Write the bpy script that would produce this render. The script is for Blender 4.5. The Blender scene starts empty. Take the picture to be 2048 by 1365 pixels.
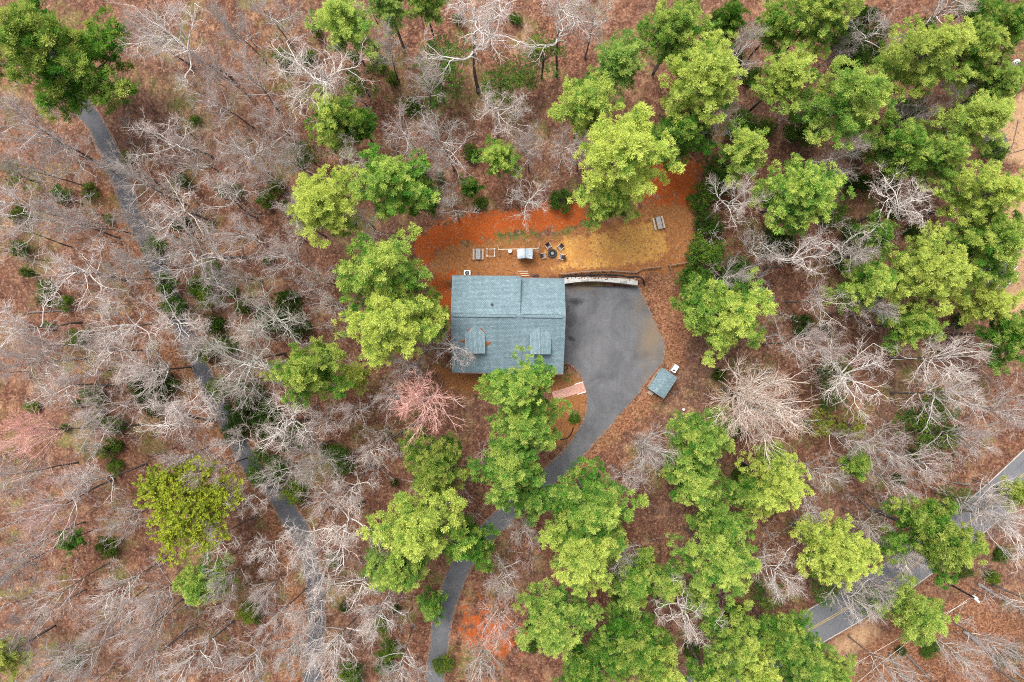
import bpy, bmesh, math, random
import numpy as np
from mathutils import Vector

# ---------------------------------------------------------------- camera, sky, sun
scene = bpy.context.scene
COL = scene.collection
CH, F = 113.75, 1365.33            # camera height (m) and focal length in photo pixels (2048 wide)
cam = bpy.data.cameras.new("camera")
cam.lens, cam.sensor_width, cam.clip_end, cam.clip_start = 24.0, 36.0, 2000.0, 0.5
cam_o = bpy.data.objects.new("camera", cam)
COL.objects.link(cam_o)
cam_o.location = (0, 0, CH)
cam_o.rotation_euler = (0, 0, 0)
scene.camera = cam_o

SUN_EL, SUN_ROT = math.radians(62), math.radians(330)
world = bpy.data.worlds.new("World")
scene.world = world
world.use_nodes = True
wn, wl = world.node_tree.nodes, world.node_tree.links
wn.clear()
w_out = wn.new("ShaderNodeOutputWorld")
w_bg = wn.new("ShaderNodeBackground")
w_sky = wn.new("ShaderNodeTexSky")
w_sky.sky_type = 'NISHITA'
w_sky.sun_disc = False
w_sky.sun_elevation = SUN_EL
w_sky.sun_rotation = SUN_ROT
w_sky.dust_density = 4.0
w_hs = wn.new("ShaderNodeHueSaturation")       # an overcast sky is much greyer than a clear one
w_hs.inputs["Saturation"].default_value = 0.30
wl.new(w_sky.outputs[0], w_hs.inputs["Color"])
wl.new(w_hs.outputs[0], w_bg.inputs["Color"])
w_bg.inputs["Strength"].default_value = 0.12
wl.new(w_bg.outputs[0], w_out.inputs["Surface"])

sun = bpy.data.lights.new("sun", 'SUN')
sun.energy = 1.5
sun.angle = math.radians(30)
sun.color = (1.0, 0.96, 0.9)
sun_o = bpy.data.objects.new("sun", sun)
COL.objects.link(sun_o)
_sd = Vector((math.sin(SUN_ROT) * math.cos(SUN_EL), math.cos(SUN_ROT) * math.cos(SUN_EL), math.sin(SUN_EL)))
sun_o.rotation_euler = _sd.to_track_quat('Z', 'Y').to_euler()
sun_o.location = (0, 0, 150)

vs = scene.view_settings
vs.view_transform, vs.look, vs.gamma, vs.exposure = 'Standard', 'None', 1.0, 1.47
scene.cycles.use_denoising = False
scene.cycles.filter_width = 1.0
scene.cycles.max_bounces = 6
scene.cycles.diffuse_bounces = 4
scene.cycles.transparent_max_bounces = 4

RNG = random.Random(7)
NPR = np.random.default_rng(7)

# ---------------------------------------------------------------- helpers
def sstep(a):
    a = np.clip(a, 0, 1)
    return a * a * (3 - 2 * a)

def gz(x, y):
    """height of the ground: the back yard stands 1.8 m above the parking pad"""
    x = np.asarray(x, float); y = np.asarray(y, float)
    w = np.where(x < 0, 0.3 + 10 * sstep((-x - 7.5) / 12.0), 0.3 + 7 * sstep((x - 20.9) / 3.5))
    y0 = np.where(x < 8.4, 9.4, 10.12 - 0.008 * (np.minimum(x, 22) - 13) ** 2) + 0.8 * sstep((x - 21) / 4)
    h = 1.8 * sstep((y - y0) / w + 0.5)
    far = sstep((np.hypot(x, y) - 35) / 30.0)
    h = h + far * (0.8 * np.sin(x * 0.07 + 1.0) * np.cos(y * 0.06) )
    return h

def at(px, py, h=0.0):
    """the point h metres above the ground that the photo shows at pixel (px, py)"""
    z = h
    for _ in range(6):
        s = (CH - z) / F
        x, y = (px - 1024) * s, (682.5 - py) * s
        z = float(gz(x, y)) + h
    return Vector((x, y, z))

def put(name, me, mat=None, parent=None, loc=None):
    o = bpy.data.objects.new(name, me)
    COL.objects.link(o)
    if mat is not None:
        for m in (mat if isinstance(mat, (list, tuple)) else [mat]):
            me.materials.append(m)
    if parent is not None:
        o.parent = parent
    if loc is not None:
        o.location = loc
    return o

def tag(o, label=None, cat=None, group=None, kind=None):
    if label: o['label'] = label
    if cat: o['category'] = cat
    if group: o['group'] = group
    if kind: o['kind'] = kind
    return o

def thing(name, label, cat, loc=(0, 0, 0), rot=0.0, group=None):
    o = bpy.data.objects.new(name, None)
    o.empty_display_size = 0.3
    COL.objects.link(o)
    o.location = loc
    o.rotation_euler = (0, 0, rot)
    return tag(o, label, cat, group)

def np_mesh(name, V, Fc, smooth=False, attrs=None):
    """V (n,3); Fc list of int arrays (m,k)"""
    me = bpy.data.meshes.new(name)
    V = np.asarray(V, np.float32)
    Fc = [f for f in Fc if len(f)]
    loops = np.concatenate([f.ravel() for f in Fc]).astype(np.int32)
    counts = np.concatenate([np.full(len(f), f.shape[1]) for f in Fc]).astype(np.int32)
    starts = np.concatenate([[0], np.cumsum(counts)[:-1]]).astype(np.int32)
    me.vertices.add(len(V)); me.vertices.foreach_set("co", V.ravel())
    me.loops.add(len(loops)); me.loops.foreach_set("vertex_index", loops)
    me.polygons.add(len(counts))
    me.polygons.foreach_set("loop_start", starts)
    me.polygons.foreach_set("loop_total", counts)
    me.polygons.foreach_set("use_smooth", np.full(len(counts), smooth))
    for k, v in (attrs or {}).items():
        a = me.attributes.new(k, 'FLOAT', 'POINT')
        a.data.foreach_set("value", np.asarray(v, np.float32))
    me.update(calc_edges=True)
    me.validate()
    return me

def tubes(P, R, S):
    """P (N,K,3) polylines, R (N,K) radii -> verts, quads"""
    N, K, _ = P.shape
    T = np.empty_like(P)
    T[:, 1:-1] = P[:, 2:] - P[:, :-2]
    T[:, 0] = P[:, 1] - P[:, 0]
    T[:, -1] = P[:, -1] - P[:, -2]
    T /= np.linalg.norm(T, axis=2, keepdims=True) + 1e-9
    D = P[:, -1] - P[:, 0]
    ref = np.where(np.abs(D[:, 2:3]) > 0.8 * np.linalg.norm(D, axis=1, keepdims=True), np.array([[1.0, 0, 0]]), np.array([[0, 0, 1.0]]))
    U = np.cross(T, ref[:, None, :]); U /= np.linalg.norm(U, axis=2, keepdims=True) + 1e-9
    W = np.cross(T, U)
    a = np.arange(S) * 2 * math.pi / S
    V = P[:, :, None, :] + R[:, :, None, None] * (U[:, :, None, :] * np.cos(a)[None, None, :, None] + W[:, :, None, :] * np.sin(a)[None, None, :, None])
    idx = np.arange(N * K * S).reshape(N, K, S)
    A, B = idx[:, :-1, :], idx[:, 1:, :]
    Q = np.stack([A, np.roll(A, -1, 2), np.roll(B, -1, 2), B], -1).reshape(-1, 4)
    return V.reshape(-1, 3), Q

class MB:
    """collects boxes, bars, tubes, prisms; builds ONE mesh"""
    def __init__(s):
        s.bm = bmesh.new()
        s.uv = s.bm.loops.layers.uv.new("UVMap")
    def face(s, pts, uv=None, mi=0):
        vs_ = [s.bm.verts.new(p) for p in pts]
        f = s.bm.faces.new(vs_)
        f.material_index = mi
        if uv:
            for l, c in zip(f.loops, uv): l[s.uv].uv = c
        return f
    def box(s, c, d, rz=0.0, rx=0.0, ry=0.0, mi=0):
        from mathutils import Euler
        m = Euler((rx, ry, rz)).to_matrix()
        c = Vector(c)
        vv = [s.bm.verts.new(c + m @ Vector((sx * d[0] / 2, sy * d[1] / 2, sz * d[2] / 2))) for sx in (-1, 1) for sy in (-1, 1) for sz in (-1, 1)]
        for q in ((0, 1, 3, 2), (4, 6, 7, 5), (0, 4, 5, 1), (2, 3, 7, 6), (0, 2, 6, 4), (1, 5, 7, 3)):
            s.bm.faces.new([vv[i] for i in q]).material_index = mi
        return s
    def bar(s, a, b, w, h, mi=0):
        a, b = Vector(a), Vector(b)
        t = (b - a).normalized()
        up = Vector((0, 0, 1)) if abs(t.z) < 0.95 else Vector((1, 0, 0))
        u = t.cross(up).normalized(); v = u.cross(t)
        vv = [s.bm.verts.new(p + u * (w / 2 * i) + v * (h / 2 * j)) for p in (a, b) for i, j in ((-1, -1), (1, -1), (1, 1), (-1, 1))]
        for q in ((0, 1, 2, 3), (7, 6, 5, 4), (0, 4, 5, 1), (1, 5, 6, 2), (2, 6, 7, 3), (3, 7, 4, 0)):
            s.bm.faces.new([vv[i] for i in q]).material_index = mi
        return s
    def tube(s, pts, r, n=8, mi=0):
        P = np.array([[list(p) for p in pts]], float)
        V, Q = tubes(P, np.full((1, len(pts)), float(r)) if np.isscalar(r) else np.array([r], float), n)
        vv = [s.bm.verts.new(v) for v in V]
        for q in Q: s.bm.faces.new([vv[i] for i in q]).material_index = mi
        for e in (vv[:n], vv[-n:]):
            f = s.bm.faces.new(e); f.material_index = mi
        return s
    def lathe(s, c, prof, n=24, mi=0):
        c = Vector(c)
        rings = [[s.bm.verts.new(c + Vector((r * math.cos(2 * math.pi * k / n), r * math.sin(2 * math.pi * k / n), z))) for k in range(n)] for r, z in prof]
        for A, B in zip(rings[:-1], rings[1:]):
            for k in range(n):
                s.bm.faces.new((A[k], A[(k + 1) % n], B[(k + 1) % n], B[k])).material_index = mi
        s.bm.faces.new(list(reversed(rings[0]))).material_index = mi
        s.bm.faces.new(rings[-1]).material_index = mi
        return s
    def bevel(s, w=0.01):
        bmesh.ops.bevel(s.bm, geom=[e for e in s.bm.edges if len(e.link_faces) == 2 and e.calc_face_angle(0) > 0.5], offset=w, segments=1, affect='EDGES')
        return s
    def build(s, name, mat, parent=None, loc=None, smooth=False):
        bmesh.ops.recalc_face_normals(s.bm, faces=s.bm.faces)
        me = bpy.data.meshes.new(name)
        if smooth:
            for f in s.bm.faces: f.smooth = True
        s.bm.to_mesh(me); s.bm.free()
        return put(name, me, mat, parent, loc)

# ---------------------------------------------------------------- materials
class NT:
    def __init__(s, name, rough=0.9):
        s.m = bpy.data.materials.new(name); s.m.use_nodes = True
        s.n, s.l = s.m.node_tree.nodes, s.m.node_tree.links
        s.b = s.n["Principled BSDF"]
        s.b.inputs["Roughness"].default_value = rough
        s.b.inputs["Specular IOR Level"].default_value = 0.25
    def new(s, t, **kw):
        n = s.n.new(t)
        for k, v in kw.items(): setattr(n, k, v)
        return n
    def link(s, a, b): s.l.new(a, b); return s
    def coord(s, out="Object"): return s.new("ShaderNodeTexCoord").outputs[out]
    def noise(s, vec, scale, detail=4, rough=0.6, dist=0.0):
        n = s.new("ShaderNodeTexNoise"); n.inputs["Scale"].default_value = scale
        n.inputs["Detail"].default_value = detail; n.inputs["Roughness"].default_value = rough
        n.inputs["Distortion"].default_value = dist
        s.link(vec, n.inputs["Vector"]); return n.outputs["Fac"]
    def voro(s, vec, scale, out="Color", feature='F1', rand=1.0):
        n = s.new("ShaderNodeTexVoronoi", feature=feature); n.inputs["Scale"].default_value = scale
        n.inputs["Randomness"].default_value = rand
        s.link(vec, n.inputs["Vector"]); return n.outputs[out]
    def ramp(s, fac, stops, interp='LINEAR'):
        n = s.new("ShaderNodeValToRGB"); cr = n.color_ramp; cr.interpolation = interp
        while len(cr.elements) < len(stops): cr.elements.new(0.5)
        for e, (p, c) in zip(cr.elements, stops):
            e.position = p; e.color = (*c, 1) if len(c) == 3 else c
        s.link(fac, n.inputs["Fac"]); return n.outputs["Color"]
    def mix(s, fac, a, b, mode='MIX'):
        n = s.new("ShaderNodeMix", data_type='RGBA', blend_type=mode)
        for i, v in ((0, fac), (6, a), (7, b)):
            if isinstance(v, (int, float)): n.inputs[i].default_value = v
            elif isinstance(v, (tuple, list)): n.inputs[i].default_value = (*v, 1)
            else: s.link(v, n.inputs[i])
        return n.outputs[2]
    def math(s, op, a, b=None, c=None, clamp=False):
        n = s.new("ShaderNodeMath", operation=op, use_clamp=clamp)
        for i, v in enumerate((a, b, c)):
            if v is None: continue
            if isinstance(v, (int, float)): n.inputs[i].default_value = v
            else: s.link(v, n.inputs[i])
        return n.outputs[0]
    def attr(s, name, typ='GEOMETRY'):
        return s.new("ShaderNodeAttribute", attribute_type=typ, attribute_name=name)
    def sep(s, v):
        n = s.new("ShaderNodeSeparateColor"); s.link(v, n.inputs[0]); return n.outputs
    def mapping(s, vec, scale=(1, 1, 1), rot=(0, 0, 0)):
        n = s.new("ShaderNodeMapping"); n.inputs["Scale"].default_value = scale; n.inputs["Rotation"].default_value = rot
        s.link(vec, n.inputs["Vector"]); return n.outputs[0]
    def bump(s, h, strength=0.4, dist=0.05):
        n = s.new("ShaderNodeBump"); n.inputs["Strength"].default_value = strength; n.inputs["Distance"].default_value = dist
        s.link(h, n.inputs["Height"]); s.link(n.outputs[0], s.b.inputs["Normal"])
    def base(s, c):
        if isinstance(c, (tuple, list)): s.b.inputs["Base Color"].default_value = (*c, 1)
        else: s.link(c, s.b.inputs["Base Color"])
        return s.m

def plain(name, c, c2=None, scale=3.0, rough=0.8, stretch=(1, 1, 1), bump=0.0):
    t = NT(name, rough)
    v = t.mapping(t.coord(), stretch)
    n = t.noise(v, scale, 5, 0.65)
    if c2 is None: c2 = tuple(x * 0.7 for x in c)
    t.base(t.ramp(n, [(0.3, c2), (0.7, c)]))
    if bump: t.bump(n, bump, 0.02)
    return t.m

def m_ground():
    t = NT("forest_floor", 0.95)
    g = t.coord()
    leaf = t.sep(t.voro(g, 5.0))
    leaf2 = t.sep(t.voro(t.mapping(g, (1, 1, 1), (0, 0, 0.6)), 2.6))
    lit = t.ramp(leaf[0], [(0.0, (0.034, 0.014, 0.010)), (.25, (0.068, 0.028, 0.017)), (.55, (0.102, 0.044, 0.027)), (.8, (0.139, 0.067, 0.042)), (1.0, (0.224, 0.129, 0.088))])
    lit2 = t.ramp(leaf2[0], [(0.0, (0.048, 0.020, 0.014)), (.6, (0.102, 0.042, 0.024)), (1.0, (0.170, 0.088, 0.061))])
    lit = t.mix(0.4, lit, lit2)
    big = t.noise(g, 0.045, 5, 0.6)
    mid = t.noise(g, 0.5, 6, 0.7)
    lit = t.mix(t.ramp(big, [(.42, (0, 0, 0)), (.64, (1, 1, 1))]), lit, (0.099, 0.060, 0.048), 'MIX') if False else lit
    grey = t.ramp(leaf[1], [(0, (0.054, 0.034, 0.027)), (.6, (0.102, 0.065, 0.052)), (1, (0.197, 0.136, 0.112))])
    lit = t.mix(t.ramp(big, [(.44, (0, 0, 0)), (.66, (0.476, 0.476, 0.476))]), lit, grey)
    lit = t.mix(1.0, lit, t.ramp(mid, [(.25, (0.408, 0.394, 0.381)), (.5, (1, 1, 1)), (.8, (1.3, 1.25, 1.2))]), 'MULTIPLY')
    moss = t.noise(g, 0.16, 6, 0.7)
    lit = t.mix(t.ramp(moss, [(.52, (0, 0, 0)), (.66, (.7, .7, .7))]), lit, t.ramp(leaf[2], [(0, (.045, .065, .014)), (1, (.15, .165, .045))]))
    pale = t.noise(g, .33, 5, .7)
    lit = t.mix(t.ramp(pale, [(.52, (0, 0, 0)), (.66, (.7, .7, .7))]), lit, t.mix(leaf[1], (.14, .068, .034), (.32, .20, .125)))
    drift = t.noise(t.mapping(g, (1, .35, 1), (0, 0, .5)), .8, 6, .75, .8)
    lit = t.mix(1.0, lit, t.ramp(drift, [(.34, (.62, .58, .56)), (.5, (1, 1, 1)), (.68, (1.25, 1.25, 1.25))]), 'MULTIPLY')
    lit = t.mix(1.0, lit, (1.12, 1.06, .99), 'MULTIPLY')
    def mask(name, amp=0.7, scale=0.7):
        n = t.noise(g, scale, 8, 0.72)
        v = t.math('ADD', t.attr(name).outputs["Fac"], t.math('MULTIPLY', t.math('SUBTRACT', n, 0.5), amp))
        return t.ramp(v, [(.42, (0, 0, 0)), (.60, (1, 1, 1))])
    fine = t.noise(g, 3.0, 6, 0.8)
    bright = t.ramp(leaf[0], [(0, (0.080, 0.032, 0.014)), (.5, (0.192, 0.076, 0.034)), (1, (0.320, 0.160, 0.088))])
    c = t.mix(t.math("MULTIPLY", mask("bright", 1.3, .3), .7), lit, bright)
    soil = t.ramp(fine, [(.3, (.13, .050, .017)), (.5, (.235, .094, .030)), (.72, (.34, .165, .066))])
    c = t.mix(mask("soil", 1.0, .5), c, soil)
    clay = t.ramp(fine, [(.28, (0.187, 0.038, 0.009)), (.5, (0.306, 0.064, 0.010)), (.75, (0.357, 0.093, 0.021))])
    c = t.mix(mask("clay", 1.9, 0.6), c, clay)
    gold = t.ramp(fine, [(.28, (.24, .115, .024)), (.5, (.42, .215, .054)), (.72, (.55, .335, .12))])
    gold = t.mix(t.ramp(t.noise(g, .35, 5, .7), [(.45, (0, 0, 0)), (.62, (.8, .8, .8))]), gold, (.33, .145, .042))
    c = t.mix(mask("gold", 1.5, .5), c, gold)
    tan = t.ramp(fine, [(.28, (0.199, 0.109, 0.057)), (.5, (0.314, 0.190, 0.104)), (.75, (0.399, 0.275, 0.171))])
    c = t.mix(mask("tan"), c, tan)
    gr = t.ramp(leaf[1], [(0, (.03, .05, .01)), (1, (.09, .13, .025))])
    c = t.mix(mask("weed", 1.2, 1.1), c, gr)
    # scattered pale and dark leaves everywhere
    sp = t.sep(t.voro(g, 3.3))
    c = t.mix(t.ramp(sp[1], [(.84, (0, 0, 0)), (.88, (.6, .6, .6))]), c, t.mix(sp[0], (.10, .045, .025), (.30, .17, .10)))
    t.bump(t.math('ADD', leaf[0], mid), 0.6, 0.08)
    return t.base(c)

def m_asphalt(name, c0, c1, litter=.8):
    t = NT(name, 0.85)
    g = t.coord()
    n = t.noise(g, 0.22, 6, 0.65, 0.6)
    f = t.noise(g, 6.0, 4, 0.8)
    c = t.ramp(n, [(.36, c0), (.64, c1)])
    c = t.mix(1.0, c, t.ramp(f, [(.3, (.8, .8, .8)), (.7, (1.15, 1.15, 1.15))]), 'MULTIPLY')
    st = t.noise(t.mapping(g, (1, .12, 1), (0, 0, -0.5)), 0.9, 5, 0.7)
    c = t.mix(t.ramp(st, [(.45, (0, 0, 0)), (.72, (.3, .3, .3))]), c, tuple(x * .65 for x in c0))
    cr = t.voro(t.mapping(g, (1, 1, 1)), 0.17, "Distance", 'DISTANCE_TO_EDGE')
    c = t.mix(t.ramp(cr, [(0, (.35, .35, .35)), (.006, (0, 0, 0))]), c, (.03, .03, .03))
    sp = t.sep(t.voro(g, 4.5))
    c = t.mix(t.ramp(sp[1], [(.985, (0, 0, 0)), (.99, (.4, .4, .4))]), c, (.19, .12, .085))
    d = t.math('ADD', t.attr("dust").outputs["Fac"], t.math('MULTIPLY', t.math('SUBTRACT', t.noise(g, .5, 6, .7), .5), .6))
    c = t.mix(t.ramp(d, [(.28, (0, 0, 0)), (.85, (.8, .8, .8))]), c, (.16, .115, .072))
    lf = t.sep(t.voro(g, 4.0))
    cov = t.math('ADD', t.math('MULTIPLY', t.attr("edge").outputs["Fac"], 1.0), t.math('MULTIPLY', t.math('SUBTRACT', t.noise(g, .45, 6, .75), .5), litter))
    cov = t.math('GREATER_THAN', t.math('ADD', cov, t.math('MULTIPLY', lf[0], .5)), 1.02)
    c = t.mix(t.math('MULTIPLY', cov, .85), c, t.mix(lf[1], (.09, .042, .026), (.26, .15, .095)))
    s2 = t.math('ADD', t.attr("stain_shade").outputs["Fac"], t.math('MULTIPLY', t.math('SUBTRACT', t.noise(g, 1.1, 6, .75), .5), .9))
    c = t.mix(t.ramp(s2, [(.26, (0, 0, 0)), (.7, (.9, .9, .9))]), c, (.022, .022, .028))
    t.bump(f, 0.25, 0.01)
    return t.base(c)

def m_shingle():
    t = NT("blue_grey_shingles", 0.9)
    uv = t.coord("UV")
    br = t.new("ShaderNodeTexBrick")
    t.link(uv, br.inputs["Vector"])
    for k, v in (("Scale", 1.0), ("Brick Width", .30), ("Row Height", .21), ("Mortar Size", .022), ("Mortar Smooth", .5), ("Bias", 0.0)):
        br.inputs[k].default_value = v
    br.inputs["Color1"].default_value = (0, 0, 0, 1)
    br.inputs["Color2"].default_value = (1, 1, 1, 1)
    br.inputs["Mortar"].default_value = (0.0, 0.0, 0.0, 1)
    g = t.noise(uv, 9.0, 3, .7)
    n = t.math('ADD', t.math('MULTIPLY', t.sep(br.outputs["Color"])[0], .48), t.math('MULTIPLY', g, .5))
    c = t.ramp(n, [(.10, (.108, .160, .182)), (.40, (.140, .200, .224)), (.65, (.172, .236, .260)), (.95, (.26, .335, .355))])
    c = t.mix(t.math('MULTIPLY', br.outputs["Fac"], .85), c, (.060, .092, .110))
    w = t.noise(t.mapping(uv, (.10, .9, 1), (0, 0, .12)), 1.2, 5, .65)
    c = t.mix(1.0, c, t.ramp(w, [(.3, (.84, .86, .88)), (.7, (1.12, 1.1, 1.1))]), 'MULTIPLY')
    st = t.noise(t.mapping(uv, (1.2, .12, 1)), .9, 4, .6)
    c = t.mix(1.0, c, t.ramp(st, [(.35, (.86, .88, .88)), (.6, (1.03, 1.02, 1.02))]), 'MULTIPLY')
    t.bump(br.outputs["Fac"], -0.5, 0.02)
    return t.base(c)

def m_foliage(name, green, dark, tip, trans=0.38):
    """obj.color: R = share of yellow young growth, G = lightness of the species, B = blue-green paleness"""
    t = NT(name, 0.65)
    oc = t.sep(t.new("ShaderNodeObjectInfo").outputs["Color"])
    tipf = t.attr("tip").outputs["Fac"]
    rnd = t.attr("rnd").outputs["Fac"]
    c = t.mix(rnd, dark, green)
    y = t.math('ADD', t.math('MULTIPLY', tipf, 1.15), t.math('MULTIPLY', t.math('SUBTRACT', oc[0], .56), 1.25))
    y = t.math('ADD', y, t.math('MULTIPLY', t.math('SUBTRACT', rnd, .5), .35))
    c = t.mix(t.ramp(y, [(.16, (0, 0, 0)), (.95, (1, 1, 1))]), c, tip)
    c = t.mix(t.math('MULTIPLY', oc[2], .8), c, (.17, .31, .10))
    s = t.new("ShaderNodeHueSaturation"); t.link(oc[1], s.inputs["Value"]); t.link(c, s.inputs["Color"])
    col = s.outputs[0]
    d = t.new("ShaderNodeBsdfDiffuse"); tr = t.new("ShaderNodeBsdfTranslucent"); mx = t.new("ShaderNodeMixShader")
    t.link(col, d.inputs["Color"]); t.link(col, tr.inputs["Color"])
    mx.inputs[0].default_value = trans
    t.link(d.outputs[0], mx.inputs[1]); t.link(tr.outputs[0], mx.inputs[2])
    t.link(mx.outputs[0], t.n["Material Output"].inputs["Surface"])
    return t.m

def m_branch():
    """obj.color tints the bark: pale grey lichen bark to pink budding twigs"""
    t = NT("pale_bark", 0.9)
    oc = t.new("ShaderNodeObjectInfo").outputs["Color"]
    n = t.noise(t.coord(), 1.3, 5, .7)
    thin = t.attr("thin").outputs["Fac"]
    c = t.ramp(n, [(.3, (.27, .255, .245)), (.55, (.40, .383, .366)), (.75, (.49, .475, .45))])
    c = t.mix(thin, c, (.315, .262, .242))
    c = t.mix(1.0, c, t.mix(t.math('ADD', .55, t.math('MULTIPLY', thin, .45)), (1.28, 1.26, 1.23), oc), 'MULTIPLY')
    return t.base(c)

M = {}
M['ground'] = m_ground()
M['asphalt'] = m_asphalt("grey_asphalt", (.072, .073, .080), (.122, .122, .128))
M['asphalt_dark'] = m_asphalt("dark_asphalt", (.050, .052, .060), (.085, .086, .094), 2.3)
M['asphalt_pale'] = m_asphalt("worn_asphalt", (.105, .108, .118), (.145, .147, .155))
M['shingle'] = m_shingle()
M['pine'] = m_foliage("pine_needles", (.130, .345, .036), (.050, .175, .022), (.52, .58, .13))
M['leaf'] = m_foliage("broad_leaves", (.090, .185, .026), (.045, .110, .018), (.32, .36, .040))
M['branch'] = m_branch()
M['bark'] = plain("dark_bark", (.165, .138, .122), (.085, .068, .060), 2.5, .95, (1, 1, .25), .4)
M['pale_bark'] = plain("grey_bark", (.22, .20, .185), (.11, .10, .092), 2.0, .95, (1, 1, .25), .4)
M['wall'] = plain("tan_siding", (.36, .30, .23), (.31, .25, .19), 1.5)
M['trim'] = plain("white_trim", (.62, .62, .60), (.52, .52, .50), 2.0, .6)
M['white'] = plain("white_metal", (.78, .78, .77), (.66, .66, .65), 1.5, .5)
M['glass'] = plain("window_glass", (.03, .04, .05), (.02, .025, .03), 1.0, .15)
M['door'] = plain("brown_door", (.10, .05, .03), (.07, .035, .02), 2.0, .6)
M['flash'] = plain("drip_edge", (.20, .12, .085), (.13, .08, .06), 2.0)
M['black'] = plain("black_plastic", (.018, .018, .02), (.010, .010, .012), 3.0, .6)
M['dark_metal'] = plain("dark_metal", (.03, .03, .034), (.015, .015, .018), 3.0, .5)
M['grey_wood'] = plain("weathered_wood", (.36, .35, .36), (.23, .22, .23), 3.0, .9, (8, 1, 1))
M['tan_wood'] = plain("sun_bleached_wood", (.47, .40, .31), (.34, .27, .20), 3.0, .9, (8, 1, 1))
M['brown_wood'] = plain("brown_wood", (.15, .10, .075), (.08, .055, .04), 3.0, .9, (6, 1, 1))
M['rail_wood'] = plain("rail_wood", (.28, .20, .155), (.15, .10, .08), 3.0, .9, (3, 3, 1))
M['tarp'] = plain("grey_blue_tarp", (.46, .51, .56), (.22, .27, .32), .9, .7, (1, 3, 1))
M['wicker'] = plain("dark_wicker", (.055, .034, .034), (.028, .018, .018), 9.0)
M['cushion'] = plain("grey_cushion", (.22, .20, .22), (.15, .135, .15), 5.0)
M['block'] = plain("pale_concrete_block", (.42, .415, .40), (.26, .25, .24), 1.4, .95)
M['litter'] = plain("dry_needles", (.27, .10, .035), (.14, .05, .02), 8.0, .95)
M['stone'] = plain("grey_stone", (.30, .28, .26), (.18, .17, .16), 3.0)
M['paint_w'] = plain("white_road_paint", (.42, .41, .39), (.24, .235, .23), 1.2)
M['paint_y'] = plain("yellow_road_paint", (.40, .28, .09), (.24, .19, .10), 1.2)
M['dark_roof'] = plain("dark_blue_roof", (.07, .075, .09), (.04, .044, .055), 2.5)
def m_brick():
    t = NT("pink_brick", 0.9)
    br = t.new("ShaderNodeTexBrick"); t.link(t.coord(), br.inputs["Vector"])
    br.inputs["Scale"].default_value = 1.0; br.inputs["Brick Width"].default_value = .42; br.inputs["Row Height"].default_value = .21
    br.inputs["Mortar Size"].default_value = .02
    br.inputs["Color1"].default_value = (.40, .17, .125, 1); br.inputs["Color2"].default_value = (.48, .24, .185, 1)
    br.inputs["Mortar"].default_value = (.45, .36, .31, 1)
    n = t.noise(t.coord(), 2.5, 5, .7)
    return t.base(t.mix(1.0, br.outputs["Color"], t.ramp(n, [(.3, (.75, .75, .75)), (.7, (1.1, 1.1, 1.1))]), 'MULTIPLY'))
M['brick'] = m_brick()
# ---------------------------------------------------------------- ground
def wpoly(px):
    return np.array([list(at(*p))[:2] for p in px])

def sdist(X, Y, poly):
    """signed distance to a polygon, positive inside (m)"""
    d = np.full(X.shape, 1e9); ins = np.zeros(X.shape, bool)
    n = len(poly)
    for i in range(n):
        ax, ay = poly[i]; bx, by = poly[(i + 1) % n]
        ex, ey = bx - ax, by - ay
        t = np.clip(((X - ax) * ex + (Y - ay) * ey) / (ex * ex + ey * ey + 1e-9), 0, 1)
        d = np.minimum(d, np.hypot(X - ax - t * ex, Y - ay - t * ey))
        c = (ay > Y) != (by > Y)
        ins ^= c & (X < (bx - ax) * (Y - ay) / (by - ay + 1e-12) + ax)
    return np.where(ins, d, -d)

def axis(lo, hi, step, out):
    a = list(np.arange(lo, hi + .01, step))
    s, v = step, hi
    ext = []
    while v < out:
        s *= 1.35; v += s; ext.append(v)
    return np.array([lo - (e - hi) for e in reversed(ext)] + a + ext)

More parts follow.
